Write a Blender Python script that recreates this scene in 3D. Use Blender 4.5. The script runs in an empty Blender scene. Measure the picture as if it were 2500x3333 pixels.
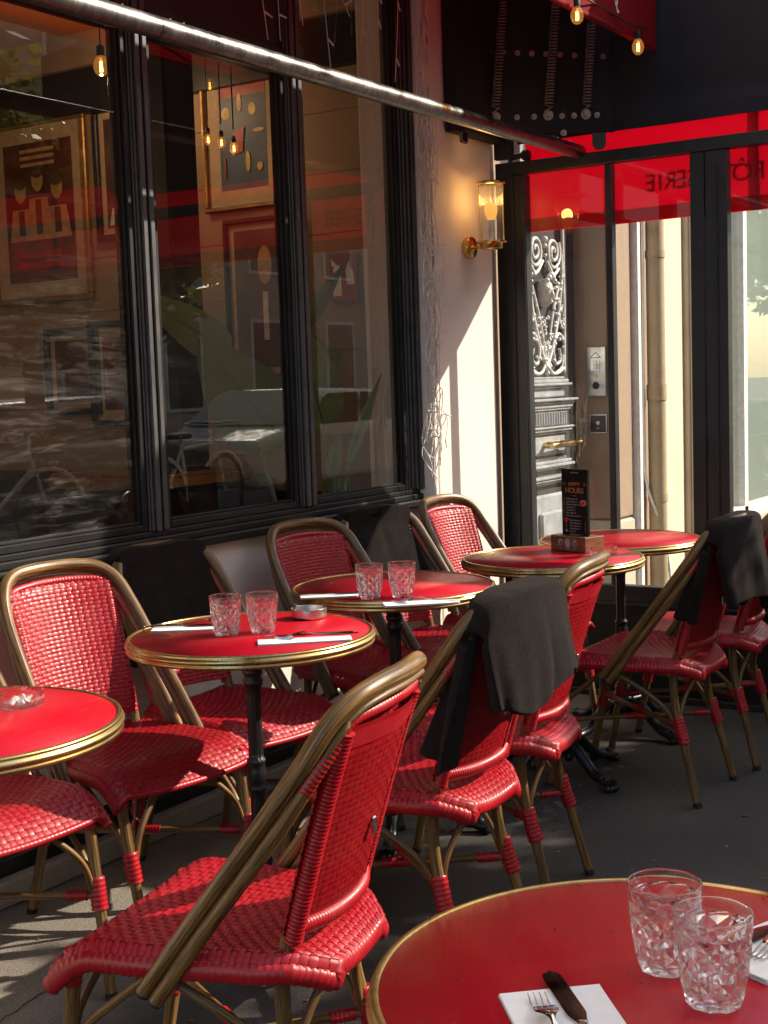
import bpy, math, random
from math import sin, cos, pi, radians, sqrt
from mathutils import Vector, Matrix
import numpy as np

S = bpy.context.scene
COL = S.collection
rnd = random.Random(7)

# ---------------------------------------------------------------- camera, sky, sun, exposure
cam = bpy.data.cameras.new('camera')
cam.sensor_width = 36.0
cam.lens = 4400 / 3333 * 36.0
cam.clip_start = 0.05
cam.clip_end = 800
camo = bpy.data.objects.new('camera', cam)
COL.objects.link(camo)
pitch, roll, yaw = radians(-5.5), radians(-1.91), radians(33.0)
fw = Vector((cos(pitch) * cos(yaw), cos(pitch) * sin(yaw), sin(pitch)))
rt = Vector((sin(yaw), -cos(yaw), 0))
up = rt.cross(fw)
r2 = rt * cos(roll) + up * sin(roll)
u2 = -rt * sin(roll) + up * cos(roll)
mw = Matrix((r2, u2, -fw)).transposed().to_4x4()
mw.translation = (0, 0, 1.32)
camo.matrix_world = mw
S.camera = camo

SUN_EL, SUN_DIR = radians(32.6), Vector((1, -1, 0)).normalized()
to_sun = Vector((SUN_DIR.x * cos(SUN_EL), SUN_DIR.y * cos(SUN_EL), sin(SUN_EL)))
world = bpy.data.worlds.new('World')
S.world = world
world.use_nodes = True
wn = world.node_tree
bg = wn.nodes['Background']
sky = wn.nodes.new('ShaderNodeTexSky')
sky.sky_type = 'NISHITA'
sky.sun_disc = False
sky.sun_elevation = SUN_EL
sky.sun_rotation = math.atan2(to_sun.x, to_sun.y)
sky.air_density = 1.0
sky.dust_density = 1.5
sky.ozone_density = 1.0
wn.links.new(sky.outputs[0], bg.inputs[0])
bg.inputs[1].default_value = 0.15
sun = bpy.data.lights.new('sun', 'SUN')
sun.energy = 3.3
sun.angle = radians(0.53)
sun.color = (1.0, 0.94, 0.85)
suno = bpy.data.objects.new('sun', sun)
suno.rotation_euler = (-to_sun).to_track_quat('-Z', 'Y').to_euler()
suno.location = to_sun * 60
COL.objects.link(suno)
S.view_settings.view_transform = 'Standard'
S.view_settings.look = 'None'
S.view_settings.exposure = 1.28
S.view_settings.gamma = 1.0
S.view_settings.use_curve_mapping = False
S.view_settings.use_white_balance = True
S.view_settings.white_balance_temperature = 7100
S.view_settings.white_balance_tint = 11.0
S.render.engine = 'CYCLES'
S.cycles.max_bounces = 14
S.cycles.transmission_bounces = 14
S.cycles.transparent_max_bounces = 24
S.cycles.glossy_bounces = 6
S.cycles.diffuse_bounces = 4
S.cycles.sample_clamp_indirect = 6.0
S.cycles.use_denoising = True
S.cycles.caustics_reflective = True
S.cycles.caustics_refractive = True
S.cycles.blur_glossy = 0.3

# ---------------------------------------------------------------- helpers: meshes
class MB:
    """collects geometry for one mesh object"""
    def __init__(s):
        s.v, s.f, s.t, s.s, s.k, s.M = [], [], [], [], [], None
        s.ki = 0
    def add(s, vs, fs, smooth=True, tc=None):
        b = len(s.v)
        if s.M is not None:
            vs = [s.M @ Vector(p) for p in vs]
        s.v.extend([tuple(p) for p in vs])
        s.t.extend(tc if tc else [tuple(p) for p in vs])
        s.f.extend([tuple(i + b for i in f) for f in fs])
        s.s.extend([smooth] * len(fs))
        s.k.extend([s.ki] * len(fs))
        return s
    def box(s, x0, x1, y0, y1, z0, z1, b=0.0):
        if b <= 0:
            vs = [(x, y, z) for z in (z0, z1) for y in (y0, y1) for x in (x0, x1)]
            fs = [(0, 2, 3, 1), (4, 5, 7, 6), (0, 1, 5, 4), (2, 6, 7, 3), (0, 4, 6, 2), (1, 3, 7, 5)]
            return s.add(vs, fs, False)
        b = min(b, (x1 - x0) * .49, (y1 - y0) * .49, (z1 - z0) * .49)
        X, Y, Z = (x0, x1), (y0, y1), (z0, z1)
        vs, idx = [], {}
        for i in (0, 1):
            for j in (0, 1):
                for k in (0, 1):
                    sx, sy, sz = (1, -1)[i], (1, -1)[j], (1, -1)[k]
                    p = (X[i], Y[j], Z[k])
                    for a in range(3):
                        q = [p[0] + sx * b, p[1] + sy * b, p[2] + sz * b]
                        q[a] = p[a]
                        idx[i, j, k, a] = len(vs)
                        vs.append(tuple(q))
        fs = []
        for i in (0, 1):
            fs.append([idx[i, 0, 0, 0], idx[i, 0, 1, 0], idx[i, 1, 1, 0], idx[i, 1, 0, 0]][::(1, -1)[i]])
            fs.append([idx[0, i, 0, 1], idx[1, i, 0, 1], idx[1, i, 1, 1], idx[0, i, 1, 1]][::(1, -1)[i]])
            fs.append([idx[0, 0, i, 2], idx[0, 1, i, 2], idx[1, 1, i, 2], idx[1, 0, i, 2]][::(1, -1)[i]])
        for i in (0, 1):
            for j in (0, 1):
                fs.append([idx[i, j, 0, 0], idx[i, j, 0, 1], idx[i, j, 1, 1], idx[i, j, 1, 0]])
                fs.append([idx[i, 0, j, 0], idx[i, 0, j, 2], idx[i, 1, j, 2], idx[i, 1, j, 0]])
                fs.append([idx[0, i, j, 1], idx[0, i, j, 2], idx[1, i, j, 2], idx[1, i, j, 1]])
                for k in (0, 1):
                    fs.append([idx[i, j, k, a] for a in range(3)])
        c = Vector(((x0 + x1) / 2, (y0 + y1) / 2, (z0 + z1) / 2))
        out = []
        for f in fs:
            p = [Vector(vs[q]) for q in f]
            n = (p[1] - p[0]).cross(p[2] - p[0])
            m = sum(p, Vector()) / len(p)
            out.append(f if n.dot(m - c) > 0 else f[::-1])
        return s.add(vs, out, False)
    def tube(s, path, r, sides=8, caps=True, seed=None, ell=1.0, closed=False):
        P = [Vector(p) for p in path]
        n = len(P)
        rf = r if callable(r) else (lambda t: r)
        if seed is None:
            seed = rnd.random() * 50
        T = []
        for i in range(n):
            a = P[i - 1] if (i > 0 or closed) else P[i]
            b = P[(i + 1) % n] if (i < n - 1 or closed) else P[i]
            d = b - a
            T.append(d.normalized() if d.length > 1e-9 else Vector((0, 0, 1)))
        ref = Vector((0, 0, 1)) if abs(T[0].z) < .9 else Vector((1, 0, 0))
        N = (ref - T[0] * ref.dot(T[0])).normalized()
        vs, tc, L = [], [], 0.0
        m = n + 1 if closed else n
        tot = sum((P[i + 1] - P[i]).length for i in range(n - 1)) or 1
        for ii in range(m):
            i = ii % n
            if ii:
                L += (P[i] - P[(ii - 1) % n]).length
                N = (N - T[i] * N.dot(T[i])).normalized()
            B = T[i].cross(N)
            rr = rf(L / tot)
            for j in range(sides + 1):
                a = 2 * pi * j / sides
                vs.append(P[i] + N * (cos(a) * rr) + B * (sin(a) * rr * ell))
                tc.append((j / sides, L, seed))
        w = sides + 1
        fs = [(i * w + j, i * w + j + 1, (i + 1) * w + j + 1, (i + 1) * w + j) for i in range(m - 1) for j in range(sides)]
        s.add(vs, fs, True, tc)
        if caps and not closed:
            for e in (0, n - 1):
                ring = [vs[e * w + j] for j in range(sides)]
                tcr = [tc[e * w + j] for j in range(sides)]
                s.add(ring, [tuple(range(sides))[::(1 if e else -1)]], False, tcr)
        return s
    def lathe(s, prof, n=32, c=(0, 0, 0), smooth=True, a0=0.0, rmod=None):
        vs, tc = [], []
        for i, (r, z) in enumerate(prof):
            for j in range(n + 1):
                a = a0 + 2 * pi * j / n
                q = r * (rmod(a, z) if rmod else 1)
                vs.append((c[0] + q * cos(a), c[1] + q * sin(a), c[2] + z))
                tc.append((j / n, z, r))
        w = n + 1
        fs = [(i * w + j, i * w + j + 1, (i + 1) * w + j + 1, (i + 1) * w + j) for i in range(len(prof) - 1) for j in range(n)]
        return s.add(vs, fs, smooth, tc)
    def grid(s, fn, nu, nv, smooth=True, flip=False):
        vs, tc = [], []
        for j in range(nv + 1):
            for i in range(nu + 1):
                vs.append(fn(i / nu, j / nv))
                tc.append((i / nu, j / nv, 0))
        w = nu + 1
        fs = [(j * w + i, j * w + i + 1, (j + 1) * w + i + 1, (j + 1) * w + i) for j in range(nv) for i in range(nu)]
        if flip:
            fs = [f[::-1] for f in fs]
        return s.add(vs, fs, smooth, tc)
    def prism(s, pts, axis, a, b, smooth=False):
        """polygon pts (2-D) pushed along axis from a to b"""
        def m(p, q):
            return {'x': (q, p[0], p[1]), 'y': (p[0], q, p[1]), 'z': (p[0], p[1], q)}[axis]
        n = len(pts)
        vs = [m(p, a) for p in pts] + [m(p, b) for p in pts]
        fs = [tuple(range(n))[::-1], tuple(range(n, 2 * n))] + [(i, (i + 1) % n, n + (i + 1) % n, n + i) for i in range(n)]
        return s.add(vs, fs, smooth)
    def mesh(s, name, mats):
        me = bpy.data.meshes.new(name)
        me.from_pydata(s.v, [], s.f)
        me.polygons.foreach_set('use_smooth', s.s)
        at = me.attributes.new('tc', 'FLOAT_VECTOR', 'POINT')
        at.data.foreach_set('vector', [c for p in s.t for c in p])
        for m in (mats if isinstance(mats, (list, tuple)) else [mats]):
            me.materials.append(m)
        me.polygons.foreach_set('material_index', s.k)
        me.update()
        return me
    def build(s, name, mat, parent=None, **props):
        return link(name, s.mesh(name, mat), parent, **props)

def link(name, data, parent=None, loc=None, rot=None, **props):
    o = bpy.data.objects.new(name, data)
    COL.objects.link(o)
    if parent is not None:
        o.parent = parent
    if loc is not None:
        o.location = loc
    if rot is not None:
        o.rotation_euler = rot
    for k, v in props.items():
        o[k] = v
    return o

def thing(name, label, cat, loc=(0, 0, 0), rz=0.0, group=None):
    o = bpy.data.objects.new(name, None)
    COL.objects.link(o)
    o.empty_display_size = .1
    o.location = loc
    o.rotation_euler = (0, 0, rz)
    return tag(o, label, cat, group)

def tag(o, label, cat, group=None):
    o['label'] = label
    o['category'] = cat
    if group:
        o['group'] = group
    return o

def kids(o):
    return [c for c in KID.get(o.name, [])]

KID = {}
def index_kids():
    KID.clear()
    for o in bpy.data.objects:
        if o.parent:
            KID.setdefault(o.parent.name, []).append(o)

def copy_tree(o, parent=None):
    c = o.copy()
    COL.objects.link(c)
    if parent is not None:
        c.parent = parent
    for ch in kids(o):
        copy_tree(ch, c)
    return c

def place(proto, loc, rz, label, used=[]):
    """first call for a prototype moves it, later calls copy it"""
    if proto.name in used:
        o = copy_tree(proto)
    else:
        used.append(proto.name)
        index_kids()
        o = proto
    o.location = loc
    o.rotation_euler = (0, 0, rz)
    o['label'] = label
    return o

def spline(pts, n):
    """Catmull-Rom through pts, n points per span"""
    P = [Vector(p) for p in pts]
    P = [P[0] * 2 - P[1]] + P + [P[-1] * 2 - P[-2]]
    out = []
    for i in range(1, len(P) - 2):
        a, b, c, d = P[i - 1:i + 3]
        for k in range(n):
            t = k / n
            out.append(.5 * ((2 * b) + (c - a) * t + (2 * a - 5 * b + 4 * c - d) * t * t + (3 * b - a - 3 * c + d) * t ** 3))
    out.append(P[-2])
    return out

def resample(pts, step):
    P = [Vector(p) for p in pts]
    out, acc = [P[0]], 0.0
    for a, b in zip(P, P[1:]):
        d = (b - a).length
        t = step - acc
        while t <= d:
            out.append(a + (b - a) * (t / d))
            t += step
        acc = d - (t - step)
    return out

def ss(a, b, x):
    t = min(1, max(0, (x - a) / (b - a)))
    return t * t * (3 - 2 * t)

def hsh(*a):
    x = sin(sum(v * k for v, k in zip(a, (12.9898, 78.233, 37.719, 9.131)))) * 43758.5453
    return x - math.floor(x)

_textcache = {}
def text_mesh(body, size, mat, extrude=.0006, align='CENTER', shear=0.0, space=1.0):
    cu = bpy.data.curves.new('t', 'FONT')
    cu.body = body
    cu.size = size
    cu.extrude = extrude
    cu.align_x = align
    cu.align_y = 'CENTER'
    cu.shear = shear
    cu.space_character = space
    cu.resolution_u = 3
    o = bpy.data.objects.new('t', cu)
    COL.objects.link(o)
    dg = bpy.context.evaluated_depsgraph_get()
    me = bpy.data.meshes.new_from_object(o.evaluated_get(dg))
    bpy.data.objects.remove(o)
    bpy.data.curves.remove(cu)
    me.materials.clear()
    me.materials.append(mat)
    return me

# ---------------------------------------------------------------- helpers: materials
class NT:
    def __init__(s, name):
        s.m = bpy.data.materials.new(name)
        s.m.use_nodes = True
        s.t = s.m.node_tree
        s.t.nodes.clear()
        s.o = s.t.nodes.new('ShaderNodeOutputMaterial')
    def n(s, typ, _at=None, **inp):
        nd = s.t.nodes.new('ShaderNode' + typ)
        for k, v in (_at or {}).items():
            setattr(nd, k, v)
        for k, v in inp.items():
            i = nd.inputs[int(k[1:])] if k[0] == '_' and k[1:].isdigit() else nd.inputs[k.replace('_', ' ')]
            s.set(i, v)
        return nd
    def set(s, i, v):
        if isinstance(v, bpy.types.NodeSocket):
            s.t.links.new(v, i)
        elif isinstance(v, bpy.types.Node):
            s.t.links.new(v.outputs[0], i)
        elif hasattr(v, '__len__') and len(v) == 3 and i.type == 'RGBA':
            i.default_value = (*v, 1)
        else:
            i.default_value = v
    def tc(s, sx=1, sy=1, sz=1, attr='tc'):
        if attr == 'tc':
            a = s.n('Attribute', {'attribute_name': 'tc'}).outputs['Vector']
        else:
            a = s.n('TexCoord').outputs[attr]
        return s.n('Mapping', Vector=a, Scale=(sx, sy, sz)).outputs[0]
    def noise(s, vec, scale=5, detail=4, rough=.55, dist=0.0):
        return s.n('TexNoise', Vector=vec, Scale=scale, Detail=detail, Roughness=rough, Distortion=dist).outputs[0]
    def ramp(s, fac, *stops):
        r = s.n('ValToRGB', Fac=fac)
        e = r.color_ramp.elements
        while len(e) < len(stops):
            e.new(.5)
        for q, (p, c) in zip(e, stops):
            q.position = p
            q.color = (*c, 1) if len(c) == 3 else c
        return r.outputs[0]
    def mapr(s, v, a, b, c, d):
        return s.n('MapRange', Value=v, **{'From_Min': a, 'From_Max': b, 'To_Min': c, 'To_Max': d}).outputs[0]
    def math(s, op, a, b=0.0):
        return s.n('Math', {'operation': op}, _0=a, _1=b).outputs[0]
    def mix(s, f, a, b):
        nd = s.n('Mix', {'data_type': 'RGBA'})
        s.set(nd.inputs[0], f); s.set(nd.inputs[6], a); s.set(nd.inputs[7], b)
        return nd.outputs[2]
    def bump(s, h, dist=.002, strength=.5):
        return s.n('Bump', Height=h, Distance=dist, Strength=strength).outputs[0]
    def pbr(s, color, rough=.5, metal=0.0, normal=None, **kw):
        p = s.n('BsdfPrincipled', Roughness=rough, Metallic=metal, **kw)
        s.set(p.inputs['Base Color'], color)
        if normal is not None:
            s.set(p.inputs['Normal'], normal)
        return p.outputs[0]
    def fres(s, gain=1.0):
        """thin sheet reflectance, the same from either side"""
        fc = s.n('LayerWeight', Blend=.5).outputs['Facing']
        return s.math('MINIMUM', s.math('MULTIPLY', s.math('ADD', s.math('MULTIPLY', s.math('POWER', fc, 5.0), .96), .04), gain), 1.0)
    def out(s, sh):
        s.t.links.new(sh, s.o.inputs[0])
        return s.m

def plain(name, color, rough=.5, metal=0.0, var=.12, scale=30, bump=0.0, **kw):
    """paint-like material with a little uneven tone and sheen"""
    q = NT(name)
    c = q.tc(attr='Object')
    n = q.noise(c, scale, 5)
    lo = tuple(max(0, x * (1 - var)) for x in color)
    hi = tuple(min(1, x * (1 + var)) for x in color)
    col = q.ramp(n, (.3, lo), (.7, hi))
    r = q.mapr(q.noise(c, scale * .4, 3), .3, .7, max(0, rough - .08), min(1, rough + .08))
    nm = q.bump(n, bump, .6) if bump else None
    return q.out(q.pbr(col, r, metal, nm, **kw))

M = {}
# cane (painted aluminium with a bamboo grain)
q = NT('cane')
v = q.tc(14, 4.5, 1)
n1 = q.noise(v, 1.7, 6, .65, .15)
n2 = q.noise(q.tc(60, 16, 3), 1.3, 3)
g = q.math('ADD', q.math('MULTIPLY', n1, .75), q.math('MULTIPLY', n2, .3))
col = q.ramp(g, (.38, (.018, .007, .002)), (.48, (.090, .042, .011)), (.60, (.235, .125, .034)), (.80, (.38, .225, .07)))
M['cane'] = q.out(q.pbr(col, q.mapr(n1, .3, .7, .50, .34), 0, q.bump(g, .0012, .6), **{'Coat_Weight': .12, 'Coat_Roughness': .25}))
# red plastic strap
def strap(name, base, rough, trans=0.0):
    q = NT(name)
    c = q.tc(attr='Object')
    n = q.noise(c, 60, 4)
    f = q.noise(q.tc(1, 1, 1, 'Object'), 700, 2)
    b = q.noise(c, 16, 5)
    col = q.ramp(n, (.25, tuple(x * .8 for x in base)), (.75, tuple(min(1, x * 1.15) for x in base)))
    oi = q.n('ObjectInfo').outputs['Random']
    fade = q.mix(q.mapr(oi, 0, 1, 0, .30), col, tuple(x * .62 + .012 for x in base))      # every chair has aged differently
    dust = q.mapr(q.noise(c, 5, 5, .6), .50, .75, 0, .04)
    col = q.mix(dust, fade, (.34, .16, .13))
    sh = q.pbr(col, q.mapr(b, .3, .7, rough - .10, rough + .16), 0, q.bump(f, .0004, .35), **{'Specular_IOR_Level': .5})
    if trans:
        t = q.n('BsdfTranslucent', Color=tuple(min(1, x * 1.5) for x in base)).outputs[0]
        sh = q.n('MixShader', Fac=trans, _1=sh, _2=t).outputs[0]
    return q.out(sh)
M['strap'] = strap('red_strap', (.42, .005, .014), .40, .08)
M['under'] = strap('red_gap_shade', (.17, .002, .006), .6)  # seat base darkened so the gaps in the weave look shaded
M['wrap'] = strap('red_binding', (.39, .004, .011), .34)
M['backing'] = strap('red_backing', (.42, .004, .010), .40, .35)
# table laminate
q = NT('red_laminate')
c = q.tc(attr='Object')
fl = q.noise(q.tc(1, 1, 1, 'Object'), 260, 3, .7, 1.5)
big = q.noise(c, 5, 5, .6, 1.2)
wipe = q.noise(q.tc(1, 9, 1, 'Object'), 7, 5, .7, .8)                     # dried wipe marks
spk = q.n('TexVoronoi', Vector=c, Scale=70).outputs[0]
col = q.ramp(fl, (.3, (.34, .003, .010)), (.62, (.44, .005, .017)), (.74, (.52, .03, .032)))
col = q.mix(q.mapr(wipe, .60, .78, 0, .16), col, (.50, .13, .11))
col = q.mix(q.mapr(spk, .035, .05, .55, 0), col, (.25, .02, .02))
rr_ = q.math('ADD', q.mapr(big, .3, .7, .30, .44), q.mapr(wipe, .5, .75, -.05, .14))
M['laminate'] = q.out(q.pbr(col, rr_, 0, q.bump(fl, .0004, .25), **{'Specular_IOR_Level': .20}))
# brass, steel
q = NT('brass')
c = q.tc(attr='Object')
st = q.noise(c, 14, 6, .65)
col = q.ramp(st, (.3, (.15, .085, .025)), (.46, (.48, .33, .125)), (.8, (.72, .56, .28)))
M['brass'] = q.out(q.pbr(col, q.mapr(st, .3, .7, .45, .24), 1.0, q.bump(q.noise(c, 90, 4), .0006, .3)))
M['gold'] = plain('polished_brass', (.72, .47, .16), .22, 1.0, .15, 12)
q = NT('brushed_steel')
c = q.tc(2, 40, 1)
st = q.noise(c, 3, 5)
M['steel_tube'] = q.out(q.pbr(q.ramp(st, (.3, (.17, .165, .155)), (.7, (.34, .33, .31))), q.mapr(q.noise(q.tc(attr='Object'), 9, 5), .3, .7, .22, .48), 1.0, q.bump(st, .0003, .3)))
M['steel'] = plain('steel', (.62, .61, .60), .2, 1.0, .08, 20)
M['brushed'] = plain('brushed_ashtray_steel', (.55, .54, .53), .36, 1.0, .06, 20)
M['cutlery'] = plain('cutlery_steel', (.70, .69, .67), .10, 1.0, .05, 30)
M['dark_steel'] = plain('dark_steel', (.10, .095, .09), .38, 1.0, .3, 25)
M['spring'] = plain('spring_wire', (.30, .26, .23), .5, .6, .2, 30)
M['iron'] = plain('black_cast_iron', (.012, .012, .012), .33, 0, .4, 24, .0012)
M['black_paint'] = plain('black_paint', (.011, .011, .011), .42, 0, .35, 8, .0004, Specular_IOR_Level=.3)
M['sunlit_worn_black'] = plain('sunlit_worn_black_paint', (.030, .030, .030), .46, 0, .5, 14, .0006, Specular_IOR_Level=.85)  # posts' old paint lifted in colour and gloss so the sun streak shows
M['frame_metal'] = plain('black_frame', (.014, .014, .015), .42, 0, .3, 12)
M['rubber'] = plain('black_rubber', (.01, .01, .01), .7)
M['black_cloth'] = plain('black_awning_cloth', (.010, .010, .014), .85, 0, .3, 6)
# plaster, stone, ground
def plaster(name, base, stain=.25, scale=3.0):
    q = NT(name)
    c = q.tc(attr='Object')
    a = q.noise(c, scale, 6, .6)
    b = q.noise(c, 45, 4)
    s2 = q.noise(q.tc(1.2, 1.2, .25, 'Object'), scale * 2.2, 5, .6)
    g = q.math('ADD', q.math('MULTIPLY', a, .6), q.math('MULTIPLY', s2, .4))
    col = q.ramp(g, (.28, tuple(x * (1 - stain) for x in base)), (.5, base), (.8, tuple(min(1, x * 1.06) for x in base)))
    return q.out(q.pbr(col, .75, 0, q.bump(q.math('ADD', b, q.math('MULTIPLY', a, .5)), .003, .35)))
M['cream'] = plaster('cream_plaster', (.80, .70, .61), .16, 1.6)
M['stone'] = plaster('brown_stone', (.34, .235, .16), .22, 3)
M['pale_stone'] = plaster('pale_stone', (.52, .44, .34), .25, 3)
M['yellow'] = plaster('yellow_plaster', (.78, .65, .44), .12, 2)
M['pipe'] = plaster('painted_pipe', (.42, .32, .20), .35, 5)
M['white'] = plain('white_paint', (.78, .76, .72), .5)
M['plinth'] = plaster('plinth_concrete', (.36, .31, .25), .3, 5)
M['ochre'] = plaster('interior_ochre', (.28, .19, .125), .25, 2.5)
M['orange'] = plaster('interior_ceiling', (.36, .135, .05), .2, 1.5)
q = NT('asphalt')
c = q.tc(attr='Object')
a = q.noise(c, 1.1, 6, .6)
b = q.noise(c, 160, 3)
gr = q.n('TexVoronoi', Vector=c, Scale=420).outputs[0]
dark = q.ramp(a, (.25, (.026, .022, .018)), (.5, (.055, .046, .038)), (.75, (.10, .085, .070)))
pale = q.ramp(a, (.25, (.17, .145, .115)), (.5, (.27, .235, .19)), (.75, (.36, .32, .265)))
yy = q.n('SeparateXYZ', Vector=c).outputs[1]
kk = q.mapr(q.math('ADD', yy, q.math('MULTIPLY', q.noise(c, 2.5, 5), .5)), 2.15, 2.50, 0, 1)   # paler towards the cafe wall
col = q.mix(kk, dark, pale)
gum = q.n('TexVoronoi', Vector=c, Scale=6.5).outputs[0]
col = q.mix(q.mapr(gum, .035, .05, .7, 0), col, (.030, .027, .025))
stn = q.noise(c, 3.4, 7, .7, 1.4)
col = q.mix(q.mapr(stn, .56, .70, 0, .55), col, (.045, .038, .032))
sp = q.ramp(b, (.35, (.55, .55, .55)), (.62, (1, 1, 1)), (.78, (2.0, 1.9, 1.7)))
mx = q.n('Mix', {'data_type': 'RGBA', 'blend_type': 'MULTIPLY'})
q.set(mx.inputs[0], .8); q.set(mx.inputs[6], col); q.set(mx.inputs[7], sp)
M['asphalt'] = q.out(q.pbr(mx.outputs[2], .8, 0, q.bump(q.math('ADD', gr, q.math('MULTIPLY', b, .8)), .004, .5)))
M['road'] = plain('road_asphalt', (.05, .05, .052), .8, 0, .3, 40, .004)
M['kerb'] = plain('kerb_granite', (.32, .31, .30), .7, 0, .25, 60, .002)
# glass
def pane(name, tint=(.93, .95, .93), dirt=.0, gain=1.7, dscale=1.0, rough=.0):
    q = NT(name)
    f = q.fres(gain)
    t = q.n('BsdfTransparent', Color=tint).outputs[0]
    g = q.n('BsdfGlossy', Color=(1, 1, 1), Roughness=rough).outputs[0]
    sh = q.n('MixShader', Fac=f, _1=t, _2=g).outputs[0]
    if dirt:
        c = q.tc(1, 1, 1, 'Object')
        cm = q.n('Mapping', Vector=c, Rotation=(0, 1.05, 0), Scale=(1.6, 1.6, 13)).outputs[0]
        w = q.noise(cm, 1.6, 9, .70, 1.1)
        cf = q.n('Mapping', Vector=c, Rotation=(0, .55, 0), Scale=(6, 6, 60)).outputs[0]
        s2 = q.noise(cf, 2.0, 4, .7, 1.2)
        lump = q.noise(c, 2.6, 4, .6, .6)
        zz = q.n('SeparateXYZ', Vector=c).outputs[2]
        low = q.mapr(zz, 1.35, 1.85, 1, 0)
        k = q.math('MULTIPLY', q.mapr(w, .47, .70, 0, 1), q.mapr(s2, .38, .66, .1, 1))
        k = q.math('MULTIPLY', k, q.math('MULTIPLY', q.mapr(lump, .40, .62, .05, 1), low))
        fine = q.n('TexVoronoi', Vector=c, Scale=95).outputs[0]
        k = q.math('ADD', k, q.mapr(fine, .04, .07, .35, 0))
        k = q.math('MULTIPLY', q.math('ADD', k, .025), dirt)
        dd = q.n('BsdfDiffuse', Color=(.8, .78, .74)).outputs[0]
        tr = q.n('BsdfTranslucent', Color=(.8, .78, .74)).outputs[0]
        d = q.n('MixShader', Fac=.5, _1=dd, _2=tr).outputs[0]
        sh = q.n('MixShader', Fac=k, _1=sh, _2=d).outputs[0]
    return q.out(sh)
M['pane'] = pane('window_glass', (.90, .90, .88), .07, 2.1)
M['pane_dirty'] = pane('smeared_glass', (.90, .90, .88), .36, 2.1)
M['pane_clear'] = pane('screen_glass', (.94, .965, .95), .05, 1.3)
M['pane_shop'] = pane('shop_glass', (.8, .85, .82), .25, .9)
q = NT('tumbler_glass')
gl = q.n('BsdfGlass', Color=(1, 1, 1), Roughness=.0, IOR=1.47).outputs[0]
tr = q.n('BsdfTransparent', Color=(.97, .97, .97)).outputs[0]
M['glass'] = q.out(q.n('MixShader', Fac=.12, _1=gl, _2=tr).outputs[0])
# red awning cloth
q = NT('red_awning_cloth')
c = q.tc(attr='Object')
w = q.noise(c, 320, 2)
bb = q.noise(c, 2.5, 3)
col = q.ramp(bb, (.3, (.33, .002, .009)), (.7, (.42, .003, .013)))
d = q.pbr(col, .8, 0, q.bump(w, .0006, .3))
t = q.n('BsdfTranslucent', Color=(.40, .001, .009)).outputs[0]
M['awning'] = q.out(q.n('MixShader', Fac=.55, _1=d, _2=t).outputs[0])
M['ink'] = plain('dark_print', (.03, .004, .006), .8)
M['script'] = plain('white_print', (.8, .78, .74), .7)
# fleece
q = NT('dark_fleece')
c = q.tc(attr='Object')
n = q.noise(c, 26, 6, .65)
f = q.noise(c, 330, 3, .75)
col = q.ramp(n, (.3, (.006, .004, .0035)), (.7, (.016, .011, .009)))
M['fleece'] = q.out(q.pbr(col, .95, 0, q.bump(q.math('ADD', f, q.math('MULTIPLY', n, .8)), 0.006, 1.0), **{'Sheen_Weight': .08, 'Sheen_Roughness': .45, 'Sheen_Tint': (.75, .6, .55), 'Specular_IOR_Level': .15}))
M['paper'] = plain('white_paper', (.80, .79, .77), .8, 0, .03, 60)
M['wood'] = None
q = NT('walnut_block')
c = q.tc(3, 3, 30, 'Object')
n = q.noise(c, 3, 5, .6, .6)
M['wood'] = q.out(q.pbr(q.ramp(n, (.3, (.13, .045, .02)), (.7, (.30, .12, .055))), .4))
M['board'] = plain('menu_black', (.010, .010, .010), .45, 0, .2, 40)
M['orange_ink'] = plain('orange_print', (.62, .20, .05), .6)
M['cream_ink'] = plain('cream_print', (.42, .36, .30), .6)
M['red_ink'] = plain('red_print', (.50, .02, .02), .6)
M['pale_wire'] = plain('pale_wire', (.74, .68, .62), .35, 0, .1, 80)
M['leaf'] = None
def leafmat(name, a, b, tl=.35):
    q = NT(name)
    c = q.tc(attr='Object')
    n = q.noise(c, 9, 3)
    col = q.ramp(n, (.3, a), (.7, b))
    d = q.pbr(col, .45)
    t = q.n('BsdfTranslucent', Color=tuple(min(1, x * 2.2) for x in b)).outputs[0]
    return q.out(q.n('MixShader', Fac=tl, _1=d, _2=t).outputs[0])
M['leaf'] = leafmat('broad_leaf', (.10, .145, .05), (.17, .23, .085))
M['tree_leaf'] = leafmat('tree_leaf', (.09, .10, .02), (.20, .18, .04))
M['bark'] = plain('bark', (.12, .09, .07), .9, 0, .4, 12, .01)
def glow(name, col, st):
    q = NT(name)
    return q.out(q.n('Emission', Color=(*col, 1), Strength=st).outputs[0])
M['dull_gilt'] = plain('dull_gilt', (.30, .17, .055), .45, .7, .3, 20)
M['filament'] = glow('lit_filament', (1, .50, .14), 14)
M['bulb_lit'] = glow('lit_frosted_bulb', (1, .47, .09), .42)
q = NT('amber_bulb_glass')
fr = q.fres(1.5)
t = q.n('BsdfTransparent', Color=(1.0, .72, .42)).outputs[0]
g = q.n('BsdfGlossy', Color=(1, .9, .75), Roughness=.05).outputs[0]
sh = q.n('MixShader', Fac=fr, _1=t, _2=g).outputs[0]
hal = q.n('Emission', Color=(1, .45, .12, 1), Strength=.35).outputs[0]
M['amber'] = q.out(q.n('MixShader', Fac=.22, _1=sh, _2=hal).outputs[0])

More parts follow.
